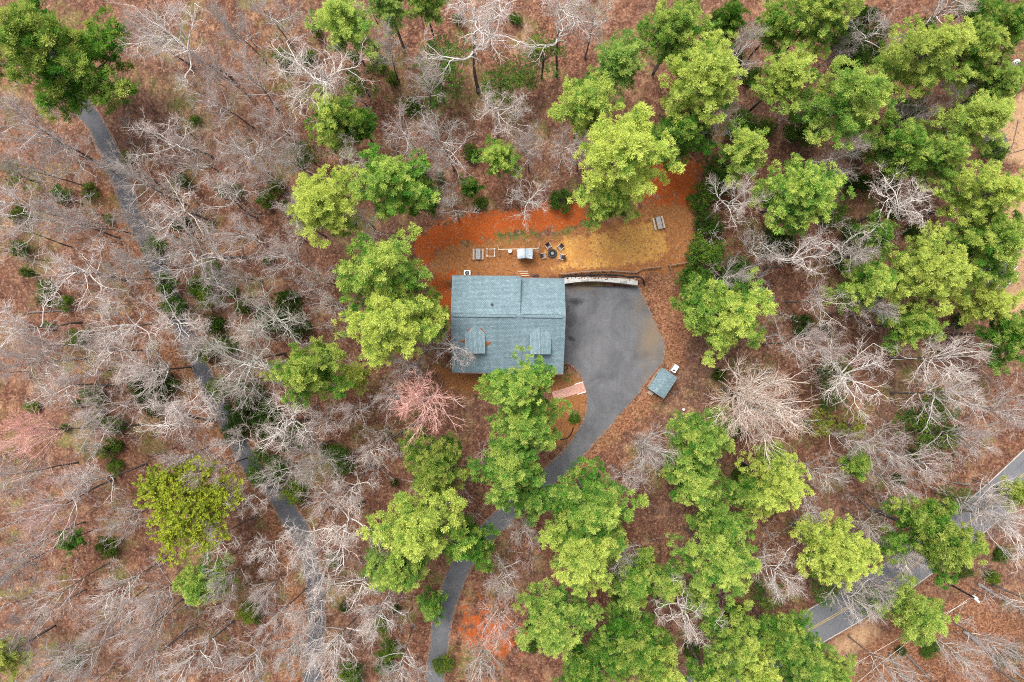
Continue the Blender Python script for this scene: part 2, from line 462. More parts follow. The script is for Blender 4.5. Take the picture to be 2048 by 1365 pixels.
ZONES = {
    'clay': [([(818, 500), (850, 462), (905, 436), (960, 424), (1010, 424), (1062, 416), (1100, 412), (1160, 410), (1190, 430), (1150, 452), (1090, 466), (1040, 462), (985, 482), (930, 486), (880, 500), (850, 535)], 2.0),
             ([(1270, 330), (1340, 318), (1396, 322), (1400, 370), (1398, 410), (1340, 405), (1300, 395), (1250, 400)], 3.5),
             ([(868, 560), (905, 545), (905, 640), (880, 640)], 3.0), ([(925, 1240), (960, 1225), (1030, 1260), (1010, 1300), (950, 1290)], 6.0)],
    'soil': [([(830, 530), (900, 490), (1000, 478), (1090, 470), (1150, 455), (1250, 440), (1310, 400), (1350, 395), (1392, 420), (1385, 500), (1372, 545), (1140, 552), (1100, 556), (905, 556), (905, 620), (870, 600), (850, 560)], 2.5),
             ([(1130, 745), (1165, 765), (1175, 800), (1160, 860), (1100, 900), (1080, 860), (1110, 760)], 2.0), ([(870, 730), (1128, 745), (1128, 775), (1000, 790), (900, 790)], 5.0)],
    'gold': [([(1088, 506), (1130, 478), (1200, 466), (1262, 452), (1306, 436), (1330, 470), (1334, 505), (1310, 522), (1262, 528), (1200, 536), (1150, 536), (1098, 540), (1128, 524)], 1.8)],
    'tan': [([(1990, 225), (2060, 180), (2200, 200), (2200, 330), (2060, 330), (2000, 320)], 3.0), ([(2012, 350), (2200, 330), (2200, 660), (2040, 650), (1990, 650), (1978, 590), (1995, 530), (2005, 440)], 3.0),
            ([(1660, 1290), (1735, 1240), (1760, 1262), (1690, 1320)], 4.0)],
    'bright': [([(1268, 565), (1300, 540), (1390, 530), (1398, 600), (1372, 690), (1350, 770), (1300, 830), (1240, 870), (1180, 940), (1120, 990), (1090, 1000), (1150, 935), (1205, 872), (1270, 797), (1330, 715), (1325, 680), (1290, 600)], 3.0),
               ([(1200, 330), (1320, 330), (1400, 310), (1400, 560), (1370, 560), (1385, 450), (1340, 400), (1200, 460)], 3.0), ([(196, 290), (240, 420), (300, 540), (350, 690), (400, 800), (470, 930), (560, 1040), (590, 1130), (600, 1365), (560, 1365), (575, 1150), (530, 1050), (440, 930), (340, 760), (270, 560), (200, 420)], 4.0),
               ([(1690, 1260), (1950, 1180), (2060, 1230), (1990, 1365), (1660, 1365)], 14.0)],
    'weed': [([(990, 470), (1075, 464), (1070, 474), (995, 482)], 4.0), ([(1112, 466), (1138, 458), (1140, 464), (1116, 472)], 3.0), ([(1140, 818), (1158, 820), (1152, 850), (1143, 846)], 0.8), ([(1128, 752), (1142, 750), (1140, 764), (1126, 764)], 2.5)],
}
DRIVE = [((1122, 571), (1279, 574)), ((1122, 600), (1291, 600)), ((1122, 640), (1309, 640)), ((1122, 680), (1328, 680)), ((1122, 712), (1331, 702)), ((1128, 724), (1326, 722)),
         ((1146, 735), (1312, 742)), ((1160, 754), (1294, 765)), ((1169, 778), (1272, 795)), ((1172, 805), (1242, 829)), ((1167, 835), (1208, 868)), ((1143, 880), (1178, 901)),
         ((1118, 908), (1152, 934)), ((1085, 938), (1117, 966)), ((1048, 970), (1078, 1002)), ((1008, 1005), (1036, 1038)), ((968, 1043), (998, 1072)), ((928, 1088), (962, 1113)),
         ((898, 1135), (936, 1152)), ((876, 1185), (918, 1198)), ((863, 1240), (905, 1248)), ((856, 1300), (897, 1302)), ((850, 1365), (889, 1365)), ((845, 1430), (884, 1430)), ((838, 1500), (877, 1500))]
LANE = [(30, 40), (90, 110), (140, 180), (185, 240), (212, 288), (236, 345), (264, 425), (298, 490), (328, 560), (352, 620), (380, 690), (412, 760), (450, 832), (488, 905), (528, 962), (562, 1004), (598, 1062), (622, 1130), (632, 1200), (630, 1280), (622, 1365), (612, 1440), (600, 1520)]
ROAD = [(1100, 1540), (1200, 1486), (1300, 1434), (1400, 1382), (1500, 1326), (1570, 1287), (1639, 1248), (1683, 1223), (1760, 1176), (1828, 1130), (1895, 1080), (1956, 1030), (2000, 992), (2042, 953), (2092, 905), (2150, 840), (2230, 750)]

def build_ground():
    xs, ys = axis(-110, 110, 0.5, 420), axis(-75, 75, 0.5, 380)
    X, Y = np.meshgrid(xs, ys)
    Z = gz(X, Y)
    at_ = {}
    for k, polys in ZONES.items():
        m = np.full(X.shape, -1.0)
        for poly, soft in polys:
            m = np.maximum(m, sdist(X, Y, wpoly(poly)) / (2 * soft) + 0.5)
        at_[k] = np.clip(m, 0, 1).ravel()
    nx, ny = len(xs), len(ys)
    idx = np.arange(nx * ny).reshape(ny, nx)
    Q = np.stack([idx[:-1, :-1], idx[:-1, 1:], idx[1:, 1:], idx[1:, :-1]], -1).reshape(-1, 4)
    me = np_mesh("ground", np.stack([X, Y, Z], -1).reshape(-1, 3), [Q], True, at_)
    tag(put("ground", me, M['ground']), kind='structure')
build_ground()

def catmull(P, step):
    P = np.array(P, float); out = []
    for i in range(len(P) - 1):
        p0, p1, p2, p3 = P[max(i - 1, 0)], P[i], P[i + 1], P[min(i + 2, len(P) - 1)]
        n = max(2, int(np.linalg.norm(p2 - p1) / step))
        for t in np.arange(n) / n:
            out.append(0.5 * (2 * p1 + (p2 - p0) * t + (2 * p0 - 5 * p1 + 4 * p2 - p3) * t * t + (3 * p1 - p0 - 3 * p2 + p3) * t ** 3))
    out.append(P[-1])
    return np.array(out)

def sheet(name, L, R, mat, lift, cols=9, ragged=0.0, stain_shade=None):
    """a road laid over the ground between two edge lines"""
    n = len(L)
    if ragged:
        rg = np.random.default_rng(len(name))
        for E, s in ((L, 1), (R, -1)):
            w = np.convolve(rg.normal(0, 1, n + 4), np.ones(3) / 3, 'same')[2:-2]
            d = R - L; d /= np.linalg.norm(d, axis=1, keepdims=True)
            E += d * (w * ragged)[:, None]
    t = np.linspace(0, 1, cols)
    V2 = L[:, None, :] * (1 - t)[None, :, None] + R[:, None, :] * t[None, :, None]
    Z = gz(V2[..., 0], V2[..., 1]) + lift
    V = np.concatenate([V2, Z[..., None]], -1)
    wid = np.linalg.norm(R - L, axis=1)
    edge = np.minimum(t, 1 - t)[None, :] * wid[:, None]
    dust = np.clip(.62 - edge * .55, 0, 1)
    at_ = {'dust': dust.ravel(), 'edge': np.clip(1 - edge / .9, 0, 1).ravel(), 'stain_shade': np.zeros(V2[..., 0].size)}
    if stain_shade is not None:
        d2, s2 = stain_shade(V2[..., 0], V2[..., 1])
        at_['dust'] = np.maximum(dust * .8, d2).ravel(); at_['stain_shade'] = s2.ravel()
    idx = np.arange(n * cols).reshape(n, cols)
    Q = np.stack([idx[:-1, :-1], idx[1:, :-1], idx[1:, 1:], idx[:-1, 1:]], -1).reshape(-1, 4)
    me = np_mesh(name, V.reshape(-1, 3), [Q], True, at_)
    return tag(put(name, me, mat), kind='structure')

def ribbon(C, off, half):
    T = np.gradient(C, axis=0); T /= np.linalg.norm(T, axis=1, keepdims=True)
    N = np.stack([-T[:, 1], T[:, 0]], -1)
    return C + N * (off - half), C + N * (off + half)

def blob(X, Y, px, py, rx, ry=None, rot=0.0):
    c = at(px, py); ry = ry or rx
    dx, dy = X - c.x, Y - c.y
    u = dx * math.cos(rot) + dy * math.sin(rot); v = -dx * math.sin(rot) + dy * math.cos(rot)
    return np.clip(1 - np.hypot(u / rx, v / ry) * .6, 0, 1)

def pad_marks(X, Y):
    d = np.maximum.reduce([blob(X, Y, 1306, 670, 2.6, 5.5, -.2) * .95, blob(X, Y, 1282, 610, 2.0, 4, -.3) * .6, blob(X, Y, 1160, 574, 3.5, .8) * .85, blob(X, Y, 1290, 760, 1.5, 3, -.7) * .55])
    s = np.maximum.reduce([blob(X, Y, 1152, 603, 1.5, .7) * .9, blob(X, Y, 1142, 678, .7, .5, -.4) * .95, blob(X, Y, 1210, 571, 6, .45, -.03) * .95, blob(X, Y, 1140, 640, 1.6, 3.2) * .5])  # long thin strip at the retaining wall's foot is its shadow, painted dark
    return d, s

Lp = catmull([list(at(*a))[:2] for a, b in DRIVE], 0.5)
def paired(rows, k):
    A = [np.array([list(at(*r[0]))[:2] for r in rows]), np.array([list(at(*r[1]))[:2] for r in rows])]
    out = []
    for P in A:
        seg = [np.linspace(0, 1, k, endpoint=False)] * (len(P) - 1)
        o = []
        for i in range(len(P) - 1):
            p0, p1, p2, p3 = P[max(i - 1, 0)], P[i], P[i + 1], P[min(i + 2, len(P) - 1)]
            for t in seg[i]:
                o.append(0.5 * (2 * p1 + (p2 - p0) * t + (2 * p0 - 5 * p1 + 4 * p2 - p3) * t * t + (3 * p1 - p0 - 3 * p2 + p3) * t ** 3))
        o.append(P[-1]); out.append(np.array(o))
    return out
DL, DR = paired(DRIVE, 8)
sheet("driveway", DL, DR, M['asphalt'], 0.045, 33, 0.09, pad_marks)
LC = catmull([list(at(*p))[:2] for p in LANE], 1.0)
sheet("lane", *ribbon(LC, 0, 1.65), M['asphalt_dark'], 0.045, 13, 0.22)
RC = catmull([list(at(*p))[:2] for p in ROAD], 1.2)
sheet("road", *ribbon(RC, 0, 3.1), M['asphalt_pale'], 0.045, 11, 0.05)
for off, w, m in ((-2.9, .075, 'paint_w'), (2.9, .075, 'paint_w'), (-.13, .06, 'paint_y'), (.13, .06, 'paint_y')):
    sheet("road_marking", *ribbon(RC, off, w), M[m], 0.055, 3)

# brick walk from the pad towards the front door
def walk():
    a, b = at(1169, 774), at(1106, 793)
    ang = math.atan2(a.y - b.y, a.x - b.x); L = (a - b).length
    mb = MB(); mb.box((0, 0, .05), (L, 1.55, .10))
    o = mb.build("path", M['brick'], loc=((a.x + b.x) / 2, (a.y + b.y) / 2, 0.02)); o.rotation_euler.z = ang
    tag(o, kind='structure')
    k = MB()
    for s in (-1, 1): k.box((L / 2 - .75, s * .86, .075), (1.5, .14, .15))
    o2 = k.build("path_edging", M['trim'], loc=o.location); o2.rotation_euler.z = ang
    tag(o2, "pale edging boards either side of the brick walk by the pad", "edging")
walk()

# ---------------------------------------------------------------- house
HX, HY = -0.59, 2.5
def slab(mb, pts, th=0.16, drop=None):
    """roof plane: pts eave-left, eave-right, ridge-right, ridge-left; shingled top, drip-edge sides"""
    p = [Vector(q) for q in pts]
    u = (p[1] - p[0]).normalized(); n = (p[1] - p[0]).cross(p[3] - p[0]).normalized()
    if n.z < 0: n = -n
    v = n.cross(u)
    uv = [((q - p[0]).dot(u), (q - p[0]).dot(v)) for q in p]
    mb.face(p, uv, 0)
    b = [q - Vector((0, 0, th)) for q in p]
    mb.face(list(reversed(b)), None, 1)
    for i in range(4):
        j = (i + 1) % 4
        mb.face([p[i], b[i], b[j], p[j]], None, 1)

def house():
    h = thing("house", "house with blue-green shingle roof and two front dormers beside the asphalt pad", "house", (HX, HY, 0), math.radians(-0.7))
    x0, x1, xs = -8.8, 8.79, 1.86
    yf, yr, yb, ys_ = -7.58, 1.36, 7.46, 7.6
    zf, zr, zb, zs = 5.8, 9.5, 6.0, 7.5
    r = MB()
    slab(r, [(x0, yf, zf), (x1, yf, zf), (x1, yr, zr), (x0, yr, zr)])
    slab(r, [(x1, yb, zb), (xs + .02, yb, zb), (xs + .02, yr, zr), (x1, yr, zr)])
    slab(r, [(xs, ys_, zs), (x0, ys_, zs), (x0, yr, zr), (xs, yr, zr)])
    roof = r.build("roof", [M['shingle'], M['flash']], h)
    for a, b in ((x0 + .3, xs - .65), (xs + .25, x1 - .45)):
        v = MB(); v.box(((a + b) / 2, yr - .02, zr + .01), (b - a, .52, .05), mi=1)
        xm, L = (a + b) / 2, b - a
        for s in (-1, 1):
            p = [Vector((a + .02, yr - .02 + s * .2, zr + .045)), Vector((b - .02, yr - .02 + s * .2, zr + .045)), Vector((b - .02, yr - .02, zr + .08)), Vector((a + .02, yr - .02, zr + .08))]
            v.face(p, [(0, .05 * s), (L, .05 * s), (L, .3 * s), (0, .3 * s)], 0)
        v.build("ridge_vent", [M['shingle'], M['dark_metal']], roof)
    pz = zr - (3.25 - yr) * (zr - zs) / (ys_ - yr)
    v = MB(); v.lathe((-2.5, 3.0, pz - .05), [(.26, 0), (.26, .10), (.14, .16), (.14, .45), (.09, .45)], 14); v.build("vent_pipe", M['dark_metal'], roof)
    g = MB()
    for (a, b, z) in (((x0, yf - .06), (x1, yf - .06), zf - .1), ((xs + .05, yb + .06), (x1, yb + .06), zb - .1), ((x0, ys_ + .06), (xs, ys_ + .06), zs - .1)):
        g.bar((*a, z), (*b, z), .11, .11)
    g.build("gutter", M['flash'], roof)
    w = MB()
    wx0, wx1, wy0, wy1 = x0 + .35, x1 - .35, yf + 1.9, yb - .35
    w.box(((wx0 + wx1) / 2, (wy0 + wy1) / 2, 2.85), (wx1 - wx0, wy1 - wy0, 5.7))
    def gable(x):
        th = .18
        prof = [(wy0, 5.7), (wy1, 5.7), (wy1, 5.75), (yr, zr - .25), (wy0, zr - .25 - (yr - wy0) * (zr - zf) / (yr - yf))]
        A = [w.bm.verts.new((x, y, z)) for y, z in prof]; B = [w.bm.verts.new((x + th, y, z)) for y, z in prof]
        w.bm.faces.new(A); w.bm.faces.new(list(reversed(B)))
        for i in range(5): w.bm.faces.new((A[i], A[(i + 1) % 5], B[(i + 1) % 5], B[i]))
    gable(wx0); gable(wx1 - .18)
    w.box(((wx0 + xs - .35) / 2, (yr + ys_ - .4) / 2 + 1.4, 6.5), (xs - .35 - wx0, ys_ - .4 - yr - 2.8, 1.6))
    w.build("wall", M['wall'], h)
    po = MB()
    for x in np.linspace(wx0 + .1, wx1 - .1, 5): po.box((x, yf + .45, 2.85), (.18, .18, 5.4))
    po.box((0, yf + .95, .35), (wx1 - wx0, 1.9, .3))
    po.build("porch", M['trim'], h)
    def window(p, wd, ht, ax, parent, nm="window"):
        f = MB(); d = (wd + .16, .08, ht + .16) if ax == 'y' else (.08, wd + .16, ht + .16)
        f.box(p, d)
        f.box(Vector(p) + (Vector((0, 0, -ht / 2 - .1)) ), (d[0] + .1, d[1] + .06, .06) if ax == 'y' else (d[0] + .06, d[1] + .1, .06))
        o = f.build(nm, M['trim'], parent)
        q = MB(); q.box(p, (wd, .11, ht) if ax == 'y' else (.11, wd, ht)); q.build("pane", M['glass'], o)
    for x in (-6.3, -3.2, 3.2, 6.3): window((x, wy0 - .02, 2.6), 1.0, 1.4, 'y', h)
    for x in (-6.5, -1.6, 5.0): window((x, wy1 + .02, 4.0), 1.1, 1.1, 'y', h)
    for y in (-3.0, 1.5): window((wx0 - .02, y, 3.2), 1.1, 1.3, 'x', h)
    window((wx1 + .02, 0.5, 4.6), 1.2, 1.2, 'x', h)
    for y in (-2.6, 3.6):
        d = MB(); d.box((wx1 + .03, y, 1.15), (.08, 2.7, 2.3))
        for z in (.4, .95, 1.5, 2.05): d.box((wx1 + .075, y, z), (.03, 2.5, .42))
        d.build("garage_door", M['trim'], h)
    d = MB(); d.box((0, wy0 - .04, 1.55), (1.0, .08, 2.1)); dd = d.build("door", M['door'], h)
    k = MB(); k.lathe((.38, wy0 - .14, 1.5), [(.03, 0), (.04, .03), (.03, .06)], 10); k.build("handle", M['dark_metal'], dd)
    d = MB(); d.box((2.6, wy1 + .04, 2.9), (.95, .08, 2.1)); d.build("door", M['door'], h)
    # dormers
    sl = (zr - zf) / (yr - yf)
    for a, b, lab in ((-6.66, -3.50, "left"), (3.37, 6.61, "right")):
        m = (a + b) / 2; fy = -4.47; ze, zg = 8.37, 8.90
        ye, yg = yr - (zr - ze) / sl + .15, yr - (zr - zg) / sl + .15
        dm = MB()
        dm.box((m, (fy + ye) / 2 + .2, 7.55), (b - a - .5, ye - fy - .4, 1.5))
        t = [dm.bm.verts.new(p) for p in ((a + .25, fy + .3, 8.28), (b - .25, fy + .3, 8.28), (m, fy + .3, zg - .12))]
        t2 = [dm.bm.verts.new(p) for p in ((a + .25, ye, 8.28), (b - .25, ye, 8.28), (m, ye, zg - .12))]
        dm.bm.faces.new(t); dm.bm.faces.new(list(reversed(t2)))
        for i in range(3): dm.bm.faces.new((t[i], t[(i + 1) % 3], t2[(i + 1) % 3], t2[i]))
        do = dm.build("dormer", M['wall'], h)
        dr = MB()
        slab(dr, [(a, fy, ze), (a, ye, ze), (m, yg, zg), (m, fy, zg)], .10)
        slab(dr, [(b, ye, ze), (b, fy, ze), (m, fy, zg), (m, yg, zg)], .10)
        dr.build("dormer_roof", [M['shingle'], M['flash']], do)
        window((m, fy + .28, 7.75), 1.1, .85, 'y', do)
    # dry needles caught on the roof round the left dormer
    def drift(pts, lab):
        mb = MB()
        zz = lambda p: zr - (yr - p[1]) * sl
        c = Vector((sum(p[0] for p in pts) / len(pts), sum(p[1] for p in pts) / len(pts), 0)); c.z = zz(c) + .07
        P = [Vector((p[0], p[1], zz(p) + .012)) for p in pts]
        for i in range(len(P)): mb.face([P[i], P[(i + 1) % len(P)], c])
        rot = math.radians(-0.7)
        o = mb.build("needle_drift", M['litter'], loc=(HX, HY, 0)); o.rotation_euler.z = rot
        tag(o, lab, "needle drift", "rusty needles caught on the roof")
    def hp(px, py, z=8.4):
        s = (CH - z) / F; x, y = (px - 1024) * s - HX, (682.5 - py) * s - HY
        for _ in range(3):
            z = zr - (yr - y) * sl; s = (CH - z) / F; x, y = (px - 1024) * s - HX, (682.5 - py) * s - HY
        return (x, y)
    drift([hp(932, 666), hp(935, 666.5), hp(942.5, 657), hp(941, 656)], "thin rusty needle streak along upper left edge of the left dormer")
    drift([hp(959.5, 657), hp(962, 657), hp(971, 666), hp(970, 668)], "thicker rusty needle streak along upper right edge of the left dormer")
    drift([hp(931.5, 680), hp(931.5, 688), hp(926, 687), hp(918, 683.5), hp(925, 682)], "rusty needle patch on the roof left of the left dormer")
    drift([hp(970.5, 684), hp(984.5, 684.5), hp(979, 690), hp(974, 694), hp(970.5, 691)], "rusty needle patch on the roof right of the left dormer")
house()

# ---------------------------------------------------------------- yard
def retaining_wall():
    top = 2.0
    front = [(1129, 567.5), (1150, 564.5), (1177, 562.5), (1205, 563), (1240, 566), (1275.5, 570.5)]
    back = [(1129, 554), (1150, 554.5), (1177, 555), (1205, 555.5), (1240, 557), (1275.5, 560)]
    s = (CH - top) / F
    W = lambda p: np.array([(p[0] - 1024) * s, (682.5 - p[1]) * s])
    A = catmull([W(p) for p in front], .9); B = catmull([W(p) for p in back], .9)
    n = min(len(A), len(B)); A = A[np.linspace(0, len(A) - 1, 13).astype(int)]; B = B[np.linspace(0, len(B) - 1, 13).astype(int)]
    root = thing("retaining_wall", "pale concrete block retaining wall between the asphalt pad and the yard", "retaining wall", (A[6][0], A[6][1], 0))
    o_ = Vector((A[6][0], A[6][1], 0))
    m = MB()
    for i in range(12):
        q = [A[i], A[i + 1], B[i + 1], B[i]]
        lo = [m.bm.verts.new(Vector((*p, -.1)) - o_) for p in q]; hi = [m.bm.verts.new(Vector((*p, 1.82)) - o_) for p in q]
        m.bm.faces.new(hi)
        for a in range(4):
            if (a == 1 and i < 11) or (a == 3 and i > 0): continue
            m.bm.faces.new((lo[a], lo[(a + 1) % 4], hi[(a + 1) % 4], hi[a]))
    m.build("wall_body", M['block'], root)
    for i in range(12):
        mid = (A[i] + A[i + 1] + B[i] + B[i + 1]) / 4
        q = [p + (mid - p) * .03 for p in (A[i], A[i + 1], B[i + 1], B[i])]
        d = (B[i] - A[i]); d /= np.linalg.norm(d)
        q = [q[0] - d * .05, q[1] - d * .05, q[2] - d * .28, q[3] - d * (.28 + .3 * ((i * 7) % 3 == 0))]
        c = MB()
        zt = 1.95 + .02 * ((i * 5) % 3)
        lo = [c.bm.verts.new(Vector((*p, 1.822)) - o_) for p in q]; hi = [c.bm.verts.new(Vector((*p, zt)) - o_) for p in q]
        c.bm.faces.new(hi)
        for a in range(4): c.bm.faces.new((lo[a], lo[(a + 1) % 4], hi[(a + 1) % 4], hi[a]))
        c.build("cap_stone", M['block'] if i not in (9, 3) else M['stone'], root)
    rc = RNG.random
    j = MB()
    for k in range(26):
        t = rc() * 11.99; i = int(t); p = B[i] * (1 - t % 1) + B[i + 1] * (t % 1) - np.array([0, rc() * .35])
        j.box(Vector((*p, 1.86)) - o_, (.1 + .2 * rc(), .08 + .12 * rc(), .08), rc() * 3)
    tag(j.build("rubble", M['litter']), "dry leaves and rubble gathered along the back of the retaining wall", "rubble", kind='stuff').location = o_

retaining_wall()

def hose(name, px, r, h, label, cat, mat='black'):
    P = catmull([list(at(*p))[:2] for p in px], .25)
    m = MB(); m.tube([(x, y, float(gz(x, y)) + h) for x, y in P], r, 8)
    return tag(m.build(name, M[mat], smooth=True), label, cat)
hose("drain_pipe", [(1118, 556), (1135, 553.5), (1160, 551.5), (1185, 550.5), (1215, 550), (1240, 551.5), (1258, 554.5), (1274, 554), (1282, 556.5), (1287, 562), (1289, 571)], .12, .10, "black corrugated drain pipe curving round the end of the retaining wall", "drain pipe")
hose("edging_strip", [(1113, 879), (1124, 879), (1133, 877), (1139, 872), (1144, 864), (1147, 855)], .09, .06, "black bed edging curving through the leaves beside the driveway", "edging")
hose("garden_hose", [(1127, 731), (1132, 731), (1136, 734), (1134, 738), (1130, 741), (1127, 742)], .06, .05, "black hose looped by the front corner of the house", "hose")

def fence(pts, label):
    P = [at(*p) for p in pts]
    root = thing("rail_fence", label, "fence", P[0])
    tops = []
    for p in P:
        m = MB(); m.box(p - P[0] + Vector((0, 0, .48)), (.13, .13, 1.0)); m.bevel(.015)
        m.build("post", M['rail_wood'], root)
    for a, b in zip(P[:-1], P[1:]):
        for z in (.45, .86):
            m = MB(); m.bar(a - P[0] + Vector((0, 0, z + RNG.uniform(-.03, .03))), b - P[0] + Vector((0, 0, z + RNG.uniform(-.03, .03))), .10, .11)
            m.build("rail", M['rail_wood'], root)
fence([(1118, 549), (1140, 547.5), (1162, 545), (1190, 543.5), (1222, 542.5), (1248, 545), (1271, 546), (1285, 538.5), (1302, 536.5), (1321, 534)], "long weathered rail fence along the yard above the retaining wall")
fence([(1340, 540), (1337, 532.5), (1353, 529.5), (1372, 526)], "short angled rail fence by the evergreen hedge right of the yard")

def picnic(px, py, rot, label, c, L=1.75):
    p = at(px, py)
    t = thing("picnic_table", label, "picnic table", p, rot, "picnic tables in the yard")
    m = MB()
    for k in range(5): m.box((-.31 + .155 * k, 0, .74), (.145, L, .045))
    m.build("tabletop", M['grey_wood'], t)
    for s in (-1, 1):
        m = MB()
        for k in (0, 1): m.box((s * (.66 + .15 * k), 0, .45), (.14, L, .045))
        m.build("bench_seat", M['tan_wood'], t)
        m = MB()
        yy = s * (L / 2 - .28)
        m.bar((-.28, yy, .71), (-.68, yy, .0), .05, .10); m.bar((.28, yy, .71), (.68, yy, .0), .05, .10)
        m.bar((-.80, yy + .05, .40), (.80, yy + .05, .40), .045, .10)
        m.build("leg_frame", M['brown_wood'], t)
picnic(956.5, 509.5, 0.0, "weathered picnic table beside the white square frame behind the house", 0)
picnic(1316.5, 447.5, math.radians(13), "tilted grey picnic table at the far end of the golden grass", 1, 2.0)

def square_frame():
    p = at(982, 507)
    t = thing("square_frame", "empty white square frame standing between picnic table and playset", "frame", p)
    for sx in (-1, 1):
        for sy in (-1, 1):
            m = MB(); m.tube([(sx * .62, sy * .58, 0), (sx * .62, sy * .58, .9)], .045, 8); m.lathe((sx * .62, sy * .58, .88), [(.08, 0), (.10, .05), (.10, .12), (.05, .16)], 10)
            m.build("post", M['white'], t)
    for a, b in (((-.62, -.58), (.62, -.58)), ((.62, -.58), (.62, .58)), ((.62, .58), (-.62, .58)), ((-.62, .58), (-.62, -.58))):
        m = MB(); m.tube([(*a, .84), (*b, .84)], .035, 8); m.build("rail", M['white'], t)
square_frame()

def playset():
    a, b = at(996, 499.5, 2.2), at(1077, 497, 2.2)
    base = at(1050, 508)
    t = thing("playset", "wooden playset with grey-blue canopy roof and long swing beam", "playset", base)
    L = lambda p: Vector(p) - base
    m = MB(); m.bar(L(a), L(b), .13, .15); m.build("beam", M['tan_wood'], t)
    s = base.z
    def pt(px, py, h): 
        return L(at(px, py, h))
    # legs at the left end, A-frame at the right end
    for q in ((995, 491), (996, 514), (1001, 513)):
        m = MB(); m.bar(pt(*q, 0), L(a) + Vector((.15, 0, 0)), .10, .10); m.build("leg", M['tan_wood'], t)
    e = L(b)
    for q in ((1079, 488), (1076, 506)):
        m = MB(); m.bar(pt(*q, 0), e, .11, .11); m.build("leg", M['tan_wood'], t)
    m = MB(); m.bar(pt(1078, 496, 2.0), pt(1076, 505, 1.4), .09, .09); m.bar(pt(1069, 498, 2.1), pt(1076, 505, 1.4), .09, .09); m.build("brace", M['tan_wood'], t)
    # tower
    c = [pt(1035, 499, 0), pt(1064, 499, 0), pt(1064, 518, 0), pt(1035, 518, 0)]
    for q in c:
        m = MB(); m.box(q + Vector((0, 0, 1.2)), (.1, .1, 2.4)); m.build("post", M['brown_wood'], t)
    m = MB(); cx = (c[0] + c[2]) / 2
    for k in range(12): m.box((cx.x, c[2].y + (c[0].y - c[2].y) * (k + .5) / 12, 1.25), (c[1].x - c[0].x, (c[0].y - c[2].y) / 12 - .015, .04))
    m.build("deck", M['brown_wood'], t)
    # canopy: ridge runs front to back, cloth sags between
    m = MB()
    A, B, R = pt(1033.5, 499, 2.2), pt(1066, 499, 2.2), pt(1050, 497, 2.75)
    A2, B2, R2 = pt(1034.5, 518.5, 2.2), pt(1065.5, 518.5, 2.2), pt(1050, 516.5, 2.75)
    N = 8
    for (p, q, p2, q2) in ((A, R, A2, R2), (R, B, R2, B2)):
        for i in range(N):
            for j in range(N):
                def P(u, v):
                    w = (p * (1 - u) + q * u) * (1 - v) + (p2 * (1 - u) + q2 * u) * v
                    return w - Vector((0, 0, .10 * math.sin(math.pi * u) + .03 * math.sin(v * 14 + u * 3)))
                m.face([P(i / N, j / N), P((i + 1) / N, j / N), P((i + 1) / N, (j + 1) / N), P(i / N, (j + 1) / N)])
    bmesh.ops.remove_doubles(m.bm, verts=m.bm.verts, dist=.001)
    o = m.build("canopy", M['tarp'], t, smooth=True)
    sm = o.modifiers.new("thickness", 'SOLIDIFY'); sm.thickness = .02
    m = MB(); m.bar(R + Vector((0, 0, .03)), R2 + Vector((0, 0, .03)), .07, .06); m.build("ridge_pole", M['dark_metal'], t)
    # disc swing
    d = pt(1020, 502.5, .45); up = Vector((d.x, (L(a).y + L(b).y) / 2, 2.2))
    m = MB(); m.lathe(d, [(.30, 0), (.34, .03), (.34, .06), (.28, .08)], 20); m.build("swing_seat", M['trim'], t)
    m = MB()
    for k in range(3): m.tube([d + Vector((.28 * math.cos(k * 2.1), .28 * math.sin(k * 2.1), .06)), up], .012, 5)
    m.build("rope", M['tan_wood'], t)
playset()

def armchair(px, py, face, label):
    """low wicker armchair; face = direction the sitter looks (radians)"""
    t = thing("armchair", label, "armchair", at(px, py), face - math.pi / 2, "armchairs round the fire pit")
    m = MB(); m.box((0, .02, .34), (.62, .66, .12)); m.bevel(.03); m.build("seat", M['cushion'], t)
    m = MB(); m.box((0, -.40, .55), (.74, .16, .62), 0, .18); m.bevel(.03); m.build("backrest", M['wicker'], t)
    for s in (-1, 1):
        m = MB(); m.box((s * .40, .02, .60), (.10, .86, .05)); m.bevel(.012); m.build("armrest", M['tan_wood'], t)
        for y in (.36, -.34):
            m = MB(); m.box((s * .40, y, .29), (.07, .07, .58)); m.build("leg", M['tan_wood'], t)
    m = MB(); m.box((0, .37, .31), (.78, .06, .10)); m.build("front_rail", M['tan_wood'], t)
    m = MB(); m.box((0, -.12, .405), (.60, .36, .03)); m.build("cushion", M['wicker'], t)
def fire_pit():
    c = at(1104.6, 507.5)
    t = thing("fire_pit", "round black fire pit in the middle of the four armchairs", "fire pit", c)
    m = MB(); m.lathe((0, 0, 0), [(.70, 0), (.72, .26), (.66, .30), (.50, .30), (.46, .12)], 28); m.build("stone_ring", M['dark_metal'], t)
    m = MB(); m.lathe((0, 0, .12), [(.44, 0), (.44, .10), (.30, .05), (.05, .04)], 24); m.build("bowl", M['black'], t)
    m = MB()
    m.lathe((0, 0, .30), [(.26, 0), (.26, .03), (.20, .06)], 20); m.build("grill_plate", M['stone'], t)
    m = MB()
    for k in range(10):
        a = k * .33 - 2.9; m.box((.72 * math.cos(a), .72 * math.sin(a), .08), (.20, .16, .16), a)
    m.build("stone_edge", M['brown_wood'], t)
fire_pit()
fc = at(1104.6, 507.5)
